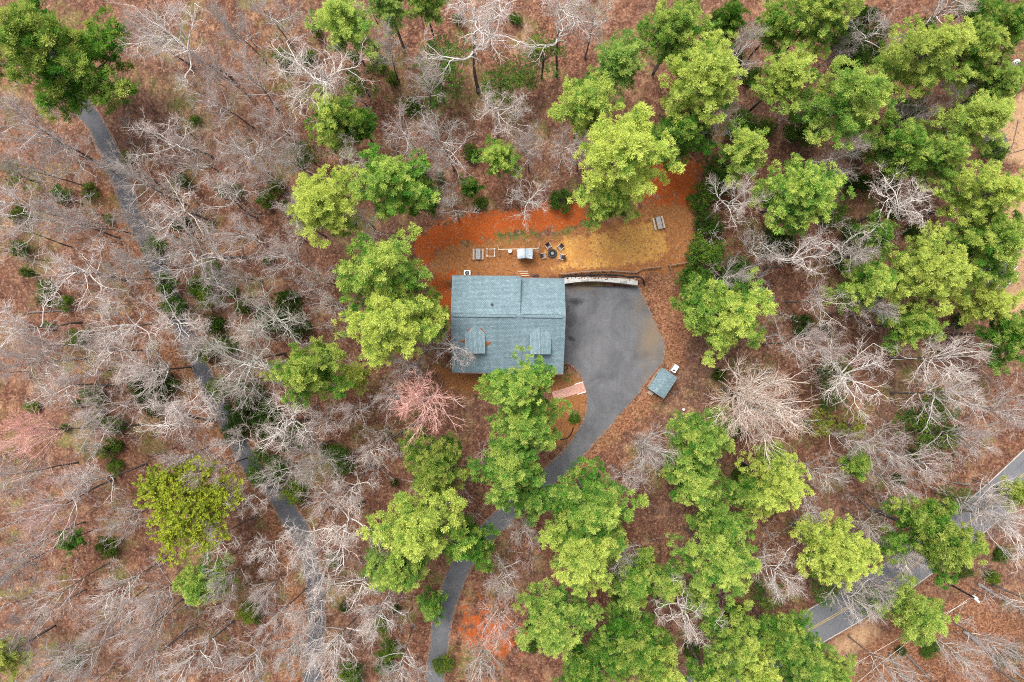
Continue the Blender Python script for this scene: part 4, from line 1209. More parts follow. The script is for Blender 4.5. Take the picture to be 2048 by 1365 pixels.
# ---------------------------------------------------------------- pines: pixel of the crown, radius, height, (yellow, lightness, paleness)
Y, G, D_, P_, B_ = (.72, 1.08, .05), (.45, .95, .05), (.28, .72, .0), (.55, 1.05, .40), (.5, 1.12, .15)
for a in [
    (130, 122, 138, 25, (.50, .80, 0), "huge dark green pine in the top left corner, over the lane"),
    (687, 50, 64, 19, (.66, 1.15, .3), "narrow pale green pine cut by the top edge, nearest the upper left bare trees"),
    (775, 8, 45, 18, P_, "pale pine at the top edge just right of the narrow pale pine"),
    (850, 8, 42, 17, (.5, .95, .2), "pine at the top edge beside the spreading white bare tree"),
    (672, 240, 70, 17, (.62, 1.12, .05), "bushy bright pine below the wide bare tree, upper left of the yard"),
    (722, 252, 34, 14, D_, "dark slim pine tucked behind the bushy bright pine, upper left of the yard"),
    (650, 412, 82, 22, (.86, 1.05, 0), "golden yellow pine with dead white limbs, upper left of the yard"),
    (790, 368, 82, 23, B_, "dense round bright pine at the upper left corner of the red clay bank"),
    (850, 398, 42, 15, (.3, .85, 0), "smaller deep green pine against the right side of the round bright pine"),
    (995, 316, 44, 13, B_, "small round pine standing alone above the red clay bank"),
    (940, 375, 24, 7, (.2, .75, .1), "tiny deep green pine just above the red clay bank"),
    (768, 545, 100, 25, (.58, 1.05, .15), "big pine left of the house near the left picnic table"),
    (785, 645, 92, 26, (.80, 1.08, 0), "big yellow-topped pine left of the house front slope"),
    (858, 625, 46, 18, (.5, .95, .05), "greener pine squeezed between the yellow-topped pine and the house"),
    (620, 745, 80, 22, (.60, .90, 0), "stand-alone green pine with yellow tips, left of the pink budding tree"),
    (714, 755, 33, 11, (1.0, 1.0, 0), "small acid yellow pine between two larger pines left of the house"),
    (1040, 776, 76, 24, B_, "tall pine whose crown overlaps the front eave of the house"),
    (1052, 850, 76, 22, (.52, 1.05, .2), "bright pine between the house front and the brick walk"),
    (1020, 935, 88, 24, (.45, 1.0, .2), "large pine left of the narrowing driveway below the house"),
    (1064, 990, 54, 18, (.4, .98, .25), "lower pine hanging over the driveway where it narrows"),
    (875, 930, 72, 19, (.55, .72, 0), "olive pine below the pink budding tree, left of the driveway pines"),
    (840, 1052, 104, 25, (.76, 1.05, .05), "broad yellow pine between the lane and the lower driveway"),
    (800, 1135, 66, 20, (.5, .98, .2), "green pine at the lower left foot of the broad yellow pine"),
    (942, 1085, 58, 15, (.3, .95, .1), "mid green pine covering the driveway below the house"),
    (865, 1212, 36, 9, (.35, 1.0, .25), "small pale pine leaning over the left edge of the lower driveway"),
    (1180, 1010, 100, 25, (.42, 1.0, .15), "large green pine right of the driveway bend"),
    (1165, 1095, 88, 24, (.74, 1.06, .05), "large yellow pine below the driveway bend"),
    (1105, 1235, 82, 21, (.56, 1.02, .22), "pine right of the lower driveway near the orange sapling"),
    (1262, 1150, 64, 16, (.5, .98, .1), "flat drooping pine between the yellow pine and the lower bare tree"),
    (1330, 1165, 42, 14, (.5, 1.0, .1), "small pine at the right end of the flat drooping pine"),
    (1262, 1282, 86, 20, (.42, .85, .05), "dark dense pine at the bottom edge left of the lower bare tree"),
    (1165, 1335, 66, 18, (.35, .85, .1), "shadowy green pine at the bottom edge right of the lower driveway"),
    (1310, 1345, 62, 18, (.75, 1.0, .05), "yellow-tipped pine on the bottom edge below the lower bare tree"),
    (1400, 880, 72, 20, (.50, 1.05, .2), "pine below the shed, left of the huge cream bare tree"),
    (1382, 962, 66, 19, (.55, 1.05, .2), "pine directly above the tall pine of the lower right cluster"),
    (1440, 1045, 62, 19, (.45, .95, .15), "green pine between the yellow cluster pine and the driveway woods"),
    (1432, 1120, 86, 23, (.58, 1.04, .2), "tall round pine in the lower right cluster, left of the fan-shaped bare tree"),
    (1552, 962, 78, 21, (.85, 1.04, 0), "yellow pine directly below the huge cream bare tree"),
    (1492, 985, 46, 17, (.4, .9, .05), "green pine tucked behind the yellow pine below the cream bare tree"),
    (1470, 1275, 74, 19, (.55, .92, .05), "dark pine near the bottom edge left of the two-lane road"),
    (1510, 1340, 66, 18, (.8, 1.0, 0), "yellow pine on the bottom edge left of the two-lane road"),
    (1664, 1098, 82, 21, (.82, 1.02, 0), "round yellow pine above the two-lane road"),
    (1858, 1070, 98, 23, (.56, .80, .02), "olive pine spreading over the two-lane road"),
    (1825, 1222, 66, 16, (.66, 1.02, .2), "pale pine between the two-lane road and the utility pole"),
    (1590, 1300, 86, 19, (.45, .9, .2), "green pine on the bottom edge covering the two-lane road"),
    (1712, 925, 34, 11, B_, "small round pine alone in the brush above the round yellow pine"),
    (1455, 632, 92, 22, (.66, 1.08, .1), "wide bright pine right of the asphalt pad"),
    (1395, 608, 48, 15, (.4, 1.0, .15), "green pine leaning out towards the asphalt pad"),
    (1590, 392, 82, 21, B_, "star-shaped bright pine right of the yard"),
    (1487, 302, 52, 18, (.64, 1.05, .15), "narrow star-shaped pine between the yard corner and the bright star pine"),
    (1245, 318, 108, 27, (.88, 1.12, .05), "largest yellow pine, overhanging the golden grass"),
    (1215, 405, 56, 17, (.6, 1.08, .08), "lower bright boughs of a pine over the red clay bank"),
    (1168, 215, 66, 21, (.70, 1.06, .15), "yellow-green pine at upper left of the largest yellow pine"),
    (1232, 135, 62, 20, (.45, 1.02, .45), "pale blue-green pine above the largest yellow pine"),
    (1348, 70, 70, 21, (.52, .98, .15), "pine near the top edge right of the white bare tree"),
    (1402, 165, 82, 24, (.78, 1.06, .1), "big yellow pine above the right end of the yard"),
    (1358, 272, 64, 17, (.35, .92, .1), "deep green pine above the brown corner of the yard"),
    (1566, 158, 56, 19, (.72, 1.04, .1), "slim yellow-green pine between two dark gaps at the upper right"),
    (1628, 38, 76, 21, (.66, 1.0, .12), "yellow-green pine cut by the top edge, upper right"),
    (1688, 212, 92, 23, (.60, 1.02, .2), "wide pale pine in the middle of the upper right woods"),
    (1840, 118, 88, 23, (.82, .98, .12), "broad yellow pine in the upper right woods"),
    (1938, 110, 64, 19, (.62, .92, .05), "green pine right of the broad yellow pine, upper right"),
    (1985, 175, 58, 17, (.50, .92, .25), "pale green pine by the white tank at the upper right edge"),
    (1992, 60, 58, 18, (.4, .82, .1), "dark green pine in the top right corner"),
    (1790, 292, 62, 18, (.45, .92, .1), "green pine above the bright white bare tree, upper right"),
    (1952, 248, 62, 20, (.82, 1.05, .25), "pale yellow pine beside the brush pile clearing"),
    (1868, 318, 64, 18, (.58, .98, .15), "green pine just above and right of the bright white bare tree"),
    (1966, 395, 80, 21, (.84, 1.04, .05), "broad yellow pine at the right edge below the brush pile"),
    (1966, 496, 80, 20, (.55, .95, .05), "green pine beside the white-railed stair at the right edge"),
    (1848, 548, 82, 21, (.82, 1.0, .05), "yellow pine in the right woods, left of the hidden house"),
    (1732, 568, 60, 18, (.56, 1.02, .12), "pine with pointed boughs left of the yellow pine, right woods"),
    (1820, 650, 56, 17, (.55, .98, .12), "hanging green pine above the white twin-limbed bare tree"),
    (1962, 608, 54, 17, (1.0, .98, 0), "golden pine just below the white porch at the right edge"),
    (2016, 668, 58, 18, (.30, .85, .05), "dark green pine at the right edge below the golden pine"),
    (1400, 1195, 40, 14, (.5, 1.0, .2), "pointed lower boughs of a pine above the lower bare tree"),
    (142, 1080, 27, 9, (.15, .95, .2), "little emerald pine alone in the lower left woods"),
    (412, 1165, 58, 15, (.55, 1.02, .15), "pine in the lower left woods left of the lane"),
    (12, 1312, 46, 15, (.9, .8, 0), "golden pine cut by the lower left edge"),
    (2030, 985, 40, 13, (.75, .9, .05), "yellow-green pine over the road at the right edge"),
    (1545, 60, 44, 16, (.45, .9, .1), "smaller green pine between the slim pine and the top edge pines"),
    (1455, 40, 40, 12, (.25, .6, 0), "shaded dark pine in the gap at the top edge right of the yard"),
    (1420, 1362, 62, 17, (.5, .92, .1), "green pine half cut by the bottom edge, left of the road pines"),
    (1556, 1275, 52, 16, (.55, .95, .1), "smaller pine between the dark pine and the road-covering pine, lower right"),
    (1660, 1345, 50, 14, (.6, .98, .15), "small pale pine on the bottom edge right of the road-covering pine"),
    (1745, 470, 44, 14, (.4, .85, .15), "small green pine right of the grey tangle, right woods"),
]:
    pine(*a)

# where nothing grows: the yard, pad, roads and clearings
AVOID = [wpoly(p) for p in (
    [(880, 380), (1400, 300), (1400, 560), (1400, 700), (1330, 830), (1200, 900), (1100, 1010), (940, 1130), (920, 1365), (835, 1365), (850, 1200), (960, 1040), (1090, 900), (900, 760), (870, 560)],
    [(2000, 230), (2100, 230), (2100, 650), (1990, 640)])]
def clear_of(x, y, m=1.0):
    for P in AVOID:
        if sdist(np.array([x]), np.array([y]), P)[0] > -m: return False
    for C, hw in ((LC, 1.9), (RC, 3.5)):
        if np.min(np.hypot(C[:, 0] - x, C[:, 1] - y)) < hw + m * .5: return False
    return True

# ---------------------------------------------------------------- leafy trees and shrubs
OL = (.75, .95, 0)
shrub(362, 1005, 98, 18, (.95, 1.0, 0), "broad lime yellow leafing tree in the lower left woods", 'leafy', "leafy tree", None)
for a in [
    (890, 120, 58, 11, (.5, 1.0, .5), "thin pale green young tree under the big white bare tree"),
    (880, 175, 46, 9, (.35, .95, .3), "thin green young tree left of the small white bare tree"),
    (1088, 110, 44, 11, (.45, .95, .3), "thin green young tree right of the big white bare tree"),
    (1000, 165, 46, 10, (.55, 1.0, .3), "pale young tree behind the small white bare tree above the yard"),
    (1040, 150, 40, 8, (.45, .95, .3), "faint green young tree above the small pine over the clay bank"),
    (720, 160, 40, 9, (.55, .8, .1), "faint olive young tree above the bushy bright pine"),
    (612, 310, 34, 7, (.3, .7, .3), "dull green young tree left of the dense round pine"),
    (1860, 835, 62, 10, (.35, .95, .1), "bright green low tree under the white twin-limbed bare tree"),
    (1870, 870, 46, 9, (.45, .95, .1), "low green tree at the lower end of the white twin-limbed bare tree"),
    (1668, 750, 42, 8, (.35, .75, .1), "green low tree left of the white twin-limbed bare tree"),
    (1640, 845, 30, 7, (.75, 1.0, 0), "small lime young tree right of the huge cream bare tree"),
    (1702, 850, 34, 7, (.75, .9, 0), "small lime young tree below the white-forked bare tree"),
    (1660, 800, 30, 6, (.2, .8, .1), "small deep green young tree right of the cream bare tree's edge"),
    (1545, 905, 26, 6, (.7, 1.0, .05), "tiny lime young tree on the lower rim of the cream bare tree"),
    (1960, 0, 46, 12, (.35, .8, .2), "dull green young tree on the top edge near the right corner"),
    (2030, 40, 44, 12, (.35, .8, .2), "dull green young tree in the very top right corner"),
    (1215, 1330, 50, 10, (.5, .9, .2), "thin green young tree on the bottom edge among dark pines"),
    (1535, 1190, 34, 8, (.35, .8, .2), "thin green young tree below the fan-shaped bare tree"),
    (1650, 1180, 36, 8, (.45, .9, .35), "thin pale young tree beside the road marking"),
    (1910, 1000, 34, 7, (.45, .8, .3), "thin green young tree above the road at the right"),
    (1475, 650, 30, 8, (.6, 1.0, .1), "lime young tree in the middle of the wide bright pine"),
    (1738, 1200, 34, 8, (.5, .95, .25), "thin green young tree covering the road centre between two pines"),
    (30, 350, 34, 7, (.4, .8, .3), "thin green young tree at the left edge below the corner pine"),
]:
    shrub(*a, 'thin', "young tree", "young leafing trees")
for a in [
    (1402, 508, 40, 5, (.40, 1.1, .12), "green evergreen bush at the right end of the short rail fence"),
    (1392, 560, 40, 5, (.25, 1.06, .1), "bright evergreen bush between the short rail fence and the pad pines"),
    (1416, 452, 30, 4, (.15, .75, .05), "evergreen bush above the short rail fence"),
    (1405, 395, 32, 4, (.35, .9, .08), "evergreen bush right of the brown yard corner"),
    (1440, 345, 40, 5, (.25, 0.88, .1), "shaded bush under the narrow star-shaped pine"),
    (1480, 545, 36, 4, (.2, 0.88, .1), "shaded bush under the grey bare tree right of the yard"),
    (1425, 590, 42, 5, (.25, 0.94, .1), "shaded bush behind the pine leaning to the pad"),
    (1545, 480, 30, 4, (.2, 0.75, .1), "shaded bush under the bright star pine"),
    (312, 490, 24, 3.5, (.4, 1.10, .05), "bright green bush on the lane below the upper bend"),
    (330, 568, 24, 3.5, (.3, 1.06, .15), "green bush overhanging the lane mid left"),
    (345, 612, 26, 3, (.3, 1.00, .2), "grey-green bush right beside the lane mid left"),
    (424, 545, 26, 4, (.45, 1.06, .1), "olive bush right of the lane, upper of two"),
    (420, 595, 26, 4, (.5, 1.10, .05), "lime bush right of the lane, lower of two"),
    (392, 575, 22, 3, (.4, 1.10, .05), "small lime bush touching the lane's right side"),
    (410, 702, 24, 4, (.5, 1.10, .05), "vivid green bush on the lane's right edge"),
    (450, 690, 24, 3, (.45, 0.88, .05), "olive bush behind the vivid green bush by the lane"),
    (435, 775, 26, 3, (.55, 1.00, .05), "olive bush below the fine fan bare tree"),
    (286, 778, 34, 3.5, (.1, 0.53, 0), "dark laurel bush left of the lane, upper of two"),
    (325, 760, 34, 3.5, (.1, 0.56, 0), "dark laurel bush left of the lane, right of its twin"),
    (310, 810, 26, 3, (.1, 0.56, 0), "dark laurel bush left of the lane, lower one"),
    (482, 822, 36, 4, (.1, 0.53, 0), "black-green laurel bush right of the lane bend"),
    (505, 790, 34, 4, (.1, 0.56, 0), "dark laurel bush under the fine fan bare tree"),
    (470, 860, 26, 3, (.15, 0.62, 0), "dark laurel bush touching the lane bend"),
    (575, 610, 32, 4, (.15, 0.62, .05), "dark laurel bush under the crooked pale bare tree"),
    (590, 650, 30, 4, (.15, 0.62, .05), "dark laurel bush on the right of the crooked pale bare tree"),
    (530, 640, 30, 4, (.25, 0.69, .15), "grey-green laurel bush left of the crooked pale bare tree"),
    (430, 650, 22, 3, (.15, 0.62, 0), "small dark laurel bush right of the lane"),
    (535, 845, 40, 4, (.2, 0.62, .05), "laurel bush under the white bare trees below the lane bend"),
    (590, 870, 34, 4, (.2, 0.62, .05), "laurel bush between white bare trees, lower left"),
    (535, 940, 44, 5, (.35, 0.94, .15), "green bush covering the lane at the lower left"),
    (590, 985, 28, 3, (.5, 1.00, .05), "olive bush right of the lane below the covering bush"),
    (680, 922, 32, 5, (.4, 1.10, .25), "pale green bush in the woods below the stand-alone pine"),
    (195, 835, 22, 3, (.5, 0.94, .1), "olive bush in the mid left woods, left one"),
    (232, 850, 20, 3, (.5, 0.94, .1), "olive bush in the mid left woods, right one"),
    (185, 790, 24, 3, (.35, 1.00, .2), "green bush beside a fallen trunk, mid left woods"),
    (92, 575, 18, 3, (.4, 1.00, .1), "small green bush among bare trees at the far left"),
    (40, 495, 18, 3, (.35, 1.00, .1), "small green bush at the left edge"),
    (128, 605, 18, 2.5, (.4, 1.06, .05), "small bright bush below a fallen trunk, far left"),
    (152, 678, 20, 2.5, (.4, 0.88, .1), "dull bush in the left woods beside white limbs"),
    (215, 895, 24, 3, (.5, 0.88, .1), "olive bush above the lime leafing tree"),
    (780, 1300, 26, 3, (.5, 0.88, .05), "olive bush left of the lower driveway near the bottom"),
    (765, 1250, 18, 2.5, (.55, 1.00, .05), "small olive bush beside the spiky bare tree, lower middle"),
    (700, 1350, 30, 3, (.45, 0.88, .1), "olive bush on the bottom edge right of the lane"),
    (885, 1330, 22, 2.5, (.55, 0.88, .1), "olive bush on the right edge of the lower driveway"),
    (330, 1010, 20, 2, (.5, 0.75, .1), "dull bush beneath the lime leafing tree"),
    (215, 1095, 26, 2.5, (.5, 0.69, .1), "dull olive bush right of the little emerald pine"),
    (500, 1225, 26, 3, (.55, 0.94, .05), "yellowish bush left of the lane near the fallen log"),
    (145, 1330, 20, 2.5, (.35, 0.75, .2), "grey-green bush near the bottom left edge"),
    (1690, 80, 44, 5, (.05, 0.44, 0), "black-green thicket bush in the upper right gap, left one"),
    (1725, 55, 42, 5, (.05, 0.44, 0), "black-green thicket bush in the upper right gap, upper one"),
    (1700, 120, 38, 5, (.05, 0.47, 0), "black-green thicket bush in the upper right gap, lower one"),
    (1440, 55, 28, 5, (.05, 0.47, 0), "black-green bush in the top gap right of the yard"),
    (1710, 365, 26, 4, (.05, 0.56, 0), "dark bush left of the bright white bare tree"),
    (1660, 430, 28, 3, (.4, 0.88, .1), "olive bush right of the bright star pine"),
    (1690, 520, 34, 4, (.15, 0.56, .1), "dark bush under the grey tangle, right woods"),
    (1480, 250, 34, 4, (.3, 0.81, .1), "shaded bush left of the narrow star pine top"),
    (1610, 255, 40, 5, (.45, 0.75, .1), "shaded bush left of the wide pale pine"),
    (1120, 400, 26, 3, (.2, 0.88, .1), "green bush at the left foot of the largest yellow pine"),
    (960, 408, 16, 1.2, (.4, 0.88, .05), "dull bush on the top of the red clay bank"),
    (1150, 838, 12, 1.0, (.35, 1.10, 0), "bright green weed clump between brick walk and driveway"),
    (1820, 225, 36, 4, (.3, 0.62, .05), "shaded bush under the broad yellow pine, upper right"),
    (1990, 300, 26, 3, (.35, 0.88, .1), "green bush left of the brush pile"),
    (1985, 1155, 16, 2, (.5, 0.88, 0), "olive bush above the bleached fallen trunk"),
    (1250, 1200, 30, 3, (.35, 0.75, .1), "dull bush under the flat drooping pine"),
]:
    shrub(*a)

# low shrubs that nothing tells apart, in the shade of the woods
def scatter_shrubs(x0, y0, x1, y1, n, tint, label, group, rmin, rmax):
    k = 0
    for _ in range(n * 8):
        if k >= n: break
        px, py = RNG.uniform(x0, x1), RNG.uniform(y0, y1)
        p = at(px, py)
        if not clear_of(p.x, p.y): continue
        k += 1
        v = RNG.uniform(.75, 1.15)
        shrub(px, py, RNG.uniform(rmin, rmax), RNG.uniform(1.2, 3.2), (tint[0] + RNG.uniform(-.12, .12), tint[1] * v, tint[2]), label, group=group)
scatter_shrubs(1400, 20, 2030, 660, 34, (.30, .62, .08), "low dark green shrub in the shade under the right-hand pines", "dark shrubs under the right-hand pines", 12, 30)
scatter_shrubs(1340, 720, 2030, 1350, 22, (.38, .72, .10), "low green shrub in the brush of the lower right woods", "shrubs in the lower right brush", 10, 22)
scatter_shrubs(20, 300, 560, 1000, 26, (.42, .85, .12), "low olive shrub among leafless trees on the left", "olive shrubs among the leafless trees on the left", 9, 20)
scatter_shrubs(380, 20, 1100, 420, 18, (.42, .85, .15), "low green shrub among leafless trees along the top", "green shrubs among the leafless trees along the top", 9, 22)
scatter_shrubs(520, 900, 1300, 1350, 14, (.40, .80, .10), "low green shrub in the woods round the lower driveway", "shrubs round the lower driveway", 9, 20)
# ---------------------------------------------------------------- leafless trees
WH, GR, PK, RD, CR, DK, GN = (1.50, 1.46, 1.41), (1.12, 1.10, 1.07), (1.24, 1.15, 1.12), (2.2, 1.30, 1.16), (1.60, 1.42, 1.22), (.62, .58, .58), (1.0, 1.06, .95)
for a in [
    (378, 78, 92, 'o', WH, "big white-limbed bare tree right of the top left pine"),
    (300, 62, 60, 'f', PK, "fine pinkish bare tree against the right side of the top left pine"),
    (62, 268, 84, 'f', PK, "fine bare tree fanning out below the top left pine"),
    (112, 292, 62, 'o', GR, "grey bare tree whose limbs reach the lane from the left, at its top"),
    (338, 262, 66, 'o', WH, "white crooked bare tree right of the lane's upper end"),
    (470, 300, 66, 'o', GR, "grey crooked bare tree between the lane top and the bushy bright pine"),
    (282, 372, 64, 'f', GR, "fine grey bare tree hanging over the upper lane"),
    (342, 410, 70, 'o', WH, "white bare tree just right of the upper lane"),
    (45, 412, 58, 'o', WH, "bright white bare tree at the left edge, upper"),
    (128, 448, 62, 'f', GR, "fine grey bare tree in the upper left woods left of the lane"),
    (442, 402, 62, 'o', WH, "white bare tree with curled limbs, upper left woods"),
    (492, 158, 60, 'f', PK, "pinkish fine bare tree in the upper woods left of the wide bare tree"),
    (470, 55, 52, 'f', GR, "fine grey bare tree near the top edge right of the big white-limbed one"),
    (600, 135, 104, 'o', WH, "very wide white bare tree above the bushy bright pine"),
    (535, 28, 52, 'o', GR, "grey bare tree at the top edge above the very wide white one"),
    (556, 262, 62, 'f', PK, "pinkish fine bare tree left of the bushy bright pine"),
    (590, 318, 52, 'f', GR, "fine grey bare tree above the golden pine"),
    (700, 318, 46, 'o', WH, "white bare tree between bushy bright pine and golden pine"),
    (945, 95, 118, 'o', WH, "great spreading white bare tree at the top middle"),
    (985, 205, 62, 'o', WH, "smaller white bare tree directly above the small pine over the clay"),
    (892, 292, 74, 'f', GR, "fine silvery bare tree left of the small pine over the clay bank"),
    (815, 262, 56, 'f', PK, "pinkish fine bare tree right of the bushy bright pine"),
    (768, 95, 50, 'f', GR, "thin grey bare tree between the top edge pines and the great white tree"),
    (905, 412, 44, 'o', GR, "small tangled grey bare tree at the left end of the clay bank"),
    (1050, 380, 50, 'o', WH, "white bare tree hanging over the red clay bank"),
    (840, 165, 52, 'f', PK, "thin pinkish bare tree left of the great white tree"),
    (1128, 62, 92, 'o', WH, "white twin-forked bare tree at the top edge, right of middle"),
    (1190, 40, 58, 'f', WH, "fine white bare tree at the top edge left of the top pines"),
    (1130, 295, 44, 'f', WH, "narrow white bare tree just left of the largest yellow pine"),
    (1042, 230, 42, 'o', WH, "little white bare tree left of the yellow-green pine"),
    (1062, 300, 46, 'f', PK, "pinkish thin bare tree above the clay bank's right half"),
    (1488, 108, 58, 'f', PK, "pinkish fine bare tree in the gap right of the big yellow pine"),
    (1452, 235, 34, 'f', GR, "small grey bare tree left of the narrow star pine"),
    (1750, 58, 58, 'o', GR, "grey bare tree over the black-green thicket, upper right"),
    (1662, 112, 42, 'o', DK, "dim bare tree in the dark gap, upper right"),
    (1900, 12, 58, 'f', WH, "white fine bare tree on the top edge, upper right"),
    (1905, 192, 40, 'o', GR, "small grey bare tree between yellow pines, upper right"),
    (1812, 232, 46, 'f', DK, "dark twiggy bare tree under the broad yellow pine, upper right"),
    (1682, 322, 56, 'f', PK, "pinkish twiggy bare tree above the star-shaped pine's right side"),
    (1828, 405, 84, 'o', WH, "bright white spreading bare tree in the right woods"),
    (1452, 412, 62, 'o', WH, "silvery bare tree right of the brown yard corner"),
    (1604, 515, 74, 'o', WH, "silver bare tree with fine twigs directly below the bright star pine"),
    (1708, 482, 58, 'o', GR, "grey tangled bare tree in the right woods below the white spreading one"),
    (1645, 592, 60, 'o', PK, "pinkish bare tree right of the wide bright pine"),
    (1592, 690, 60, 'f', PK, "pinkish fine bare tree just above the huge cream bare tree"),
    (1462, 545, 46, 'f', GR, "grey fine bare tree above the wide bright pine"),
    (1508, 500, 40, 'o', GR, "small grey bare tree left of the silver bare tree"),
    (1738, 622, 50, 'f', GR, "grey bare tree hanging below the pointed pine, right woods"),
    (1738, 752, 88, 'o', WH, "white bare tree with two long limbs, right woods"),
    (1892, 722, 76, 'f', WH, "white fan-shaped bare tree above the bright low green tree, right woods"),
    (1895, 800, 78, 'f', WH, "lower white bare tree over the bright low green tree, right woods"),
    (2000, 812, 62, 'f', PK, "pinkish fine bare tree near the right edge, mid height"),
    (1518, 792, 108, 'p', CR, "huge cream bare tree below the wide bright pine"),
    (1530, 800, 96, 'f', CR, "finer cream bare tree grown into the huge cream one"),
    (1306, 900, 66, 'f', GR, "grey fine bare tree below the shed"),
    (1692, 880, 44, 'f', PK, "small pinkish bare tree below the white two-limbed one"),
    (1765, 890, 52, 'f', GR, "grey fine bare tree above the small round pine"),
    (1852, 930, 62, 'f', PK, "pinkish hazy bare tree above the olive pine by the road"),
    (1935, 880, 56, 'f', PK, "pinkish hazy bare tree near the right edge above the road"),
    (1545, 1142, 66, 'f', WH, "white fine bare tree right of the tall round pine"),
    (1352, 1232, 70, 'o', WH, "white bare tree in the gap of the lower right pines"),
    (1252, 1112, 42, 'o', WH, "small white bare tree showing through the yellow pine's right edge"),
    (1622, 1010, 34, 'o', WH, "small curled white bare tree beside the yellow pine below the cream tree"),
    (1992, 1050, 84, 'f', WH, "big white fan-shaped bare tree over the road at the right edge"),
    (1762, 1055, 40, 'o', GR, "small bare tree between the round yellow pine and the olive pine"),
    (1790, 1112, 46, 'f', WH, "white bare tree lying over the road between two pines"),
    (1702, 1195, 54, 'f', WH, "white fine bare tree below the round yellow pine"),
    (985, 1250, 58, 'f', (1.5, 1.12, 1.0), "orange-tinged bare tree right of the lower driveway"),
    (1010, 1155, 52, 'f', PK, "pinkish fine bare tree right of the lower driveway bend"),
    (962, 1325, 58, 'f', GR, "grey bare tree on the bottom edge right of the driveway"),
    (1048, 1065, 40, 'f', GR, "small grey bare tree between driveway and the large green pine"),
    (682, 1052, 82, 'o', WH, "large white crooked bare tree right of the lower lane"),
    (612, 1058, 60, 'o', WH, "white bare tree over the lower lane"),
    (642, 1150, 56, 'o', WH, "white forked bare tree over the lower lane, second one down"),
    (685, 1300, 78, 'f', WH, "white fine bare tree at the bottom between lane and driveway"),
    (760, 1232, 62, 'f', WH, "spiky white bare tree left of the lower driveway"),
    (715, 1190, 62, 'o', WH, "white bare tree between the forked lane tree and the spiky one"),
    (800, 1325, 54, 'f', GR, "grey fine bare tree on the bottom edge left of the driveway"),
    (565, 950, 56, 'f', GR, "grey fine bare tree over the bush that covers the lane"),
    (640, 925, 60, 'f', GN, "greenish grey bare tree right of the covered lane"),
    (702, 962, 54, 'o', WH, "white bare tree left of the broad yellow pine"),
    (542, 1188, 42, 'f', PK, "small pinkish bare tree left of the lower lane"),
    (588, 1305, 60, 'f', GR, "grey fine bare tree over the lane at the bottom edge"),
    (520, 1098, 46, 'o', WH, "white bare tree left of the lower lane"),
    (870, 805, 78, 'p', RD, "pink budding tree below the house's front left corner"),
    (815, 738, 56, 'f', GR, "grey bare tree above the pink budding tree"),
    (905, 692, 48, 'o', WH, "white bare tree whose limbs reach over the house roof's left edge"),
    (655, 612, 46, 'f', WH, "white fine bare tree left of the big left-hand pines"),
    (582, 530, 60, 'f', PK, "pinkish fine bare tree below the golden pine"),
    (548, 645, 76, 'o', GN, "crooked pale bare tree over dark laurel, middle left"),
    (482, 638, 60, 'o', WH, "white knotted bare tree right of the lane, middle left"),
    (495, 712, 86, 'f', GN, "fine fan-shaped greenish grey bare tree right of the lane"),
    (782, 800, 46, 'f', PK, "pinkish fine bare tree left of the pink budding tree"),
    (562, 862, 82, 'o', WH, "white bare tree with straight limbs below the lane bend"),
    (705, 830, 50, 'f', PK, "pinkish fine bare tree below the acid yellow pine"),
    (752, 890, 46, 'f', WH, "spiky white bare tree below the pink budding tree"),
    (650, 862, 46, 'o', WH, "white crooked bare tree below the stand-alone green pine"),
    (600, 445, 60, 'f', PK, "pinkish bare tree left of the golden pine"),
    (500, 480, 56, 'f', PK, "pinkish fine bare tree in the woods between lane and golden pine"),
    (125, 540, 86, 'o', WH, "large white bare tree in the far left woods"),
    (32, 470, 46, 'o', WH, "small white bare tree at the left edge, middle"),
    (35, 640, 72, 'o', WH, "white bare tree with long limbs at the left edge, middle"),
    (405, 488, 90, 'f', GR, "wide fine grey bare tree right of the lane, upper middle"),
    (288, 520, 56, 'f', GR, "fine grey bare tree leaning to the lane from the left"),
    (260, 632, 78, 'o', WH, "white bare tree left of the lane, above the dark laurels"),
    (342, 652, 76, 'o', WH, "white wide bare tree touching the lane, above the dark laurels"),
    (180, 662, 52, 'o', GR, "grey bare tree in the left woods above the white long-limbed one"),
    (205, 702, 70, 'o', WH, "white long-limbed bare tree in the left woods"),
    (58, 722, 62, 'f', PK, "pinkish fine bare tree at the left edge, lower middle"),
    (102, 782, 66, 'o', WH, "white bare tree beside a dark trunk in the left woods"),
    (292, 742, 70, 'f', WH, "fine white bare tree over the dark laurels left of the lane"),
    (392, 672, 52, 'o', WH, "small white bare tree across the lane, middle left"),
    (470, 588, 52, 'o', GR, "grey bare tree behind the lime bush right of the lane"),
    (222, 812, 60, 'f', PK, "pinkish fine bare tree above the pink budding trees, left woods"),
    (332, 862, 88, 'o', WH, "large white bare tree left of the lane bend"),
    (412, 820, 62, 'o', WH, "bright white bare tree beside the lane bend"),
    (78, 878, 62, 'p', RD, "red budding tree in the far left woods"),
    (182, 872, 60, 'o', PK, "pinkish bare tree right of the red budding tree"),
    (485, 762, 60, 'f', GR, "grey fine bare tree between the lane bend and the fan-shaped one"),
    (462, 548, 46, 'f', GR, "small grey bare tree right of the two olive and lime bushes"),
    (102, 1002, 86, 'f', (1.3, 1.02, 1.0), "big pinkish white bare tree in the lower left woods"),
    (38, 958, 60, 'f', PK, "pinkish bare tree at the left edge above the little emerald pine"),
    (192, 962, 62, 'o', WH, "white bare tree left of the lime leafing tree"),
    (242, 1032, 48, 'f', PK, "small pinkish bare tree touching the lime leafing tree's left side"),
    (442, 1082, 62, 'o', WH, "white bare tree at the lime leafing tree's lower right"),
    (112, 1185, 56, 'f', WH, "white bare tree below the little emerald pine, left one"),
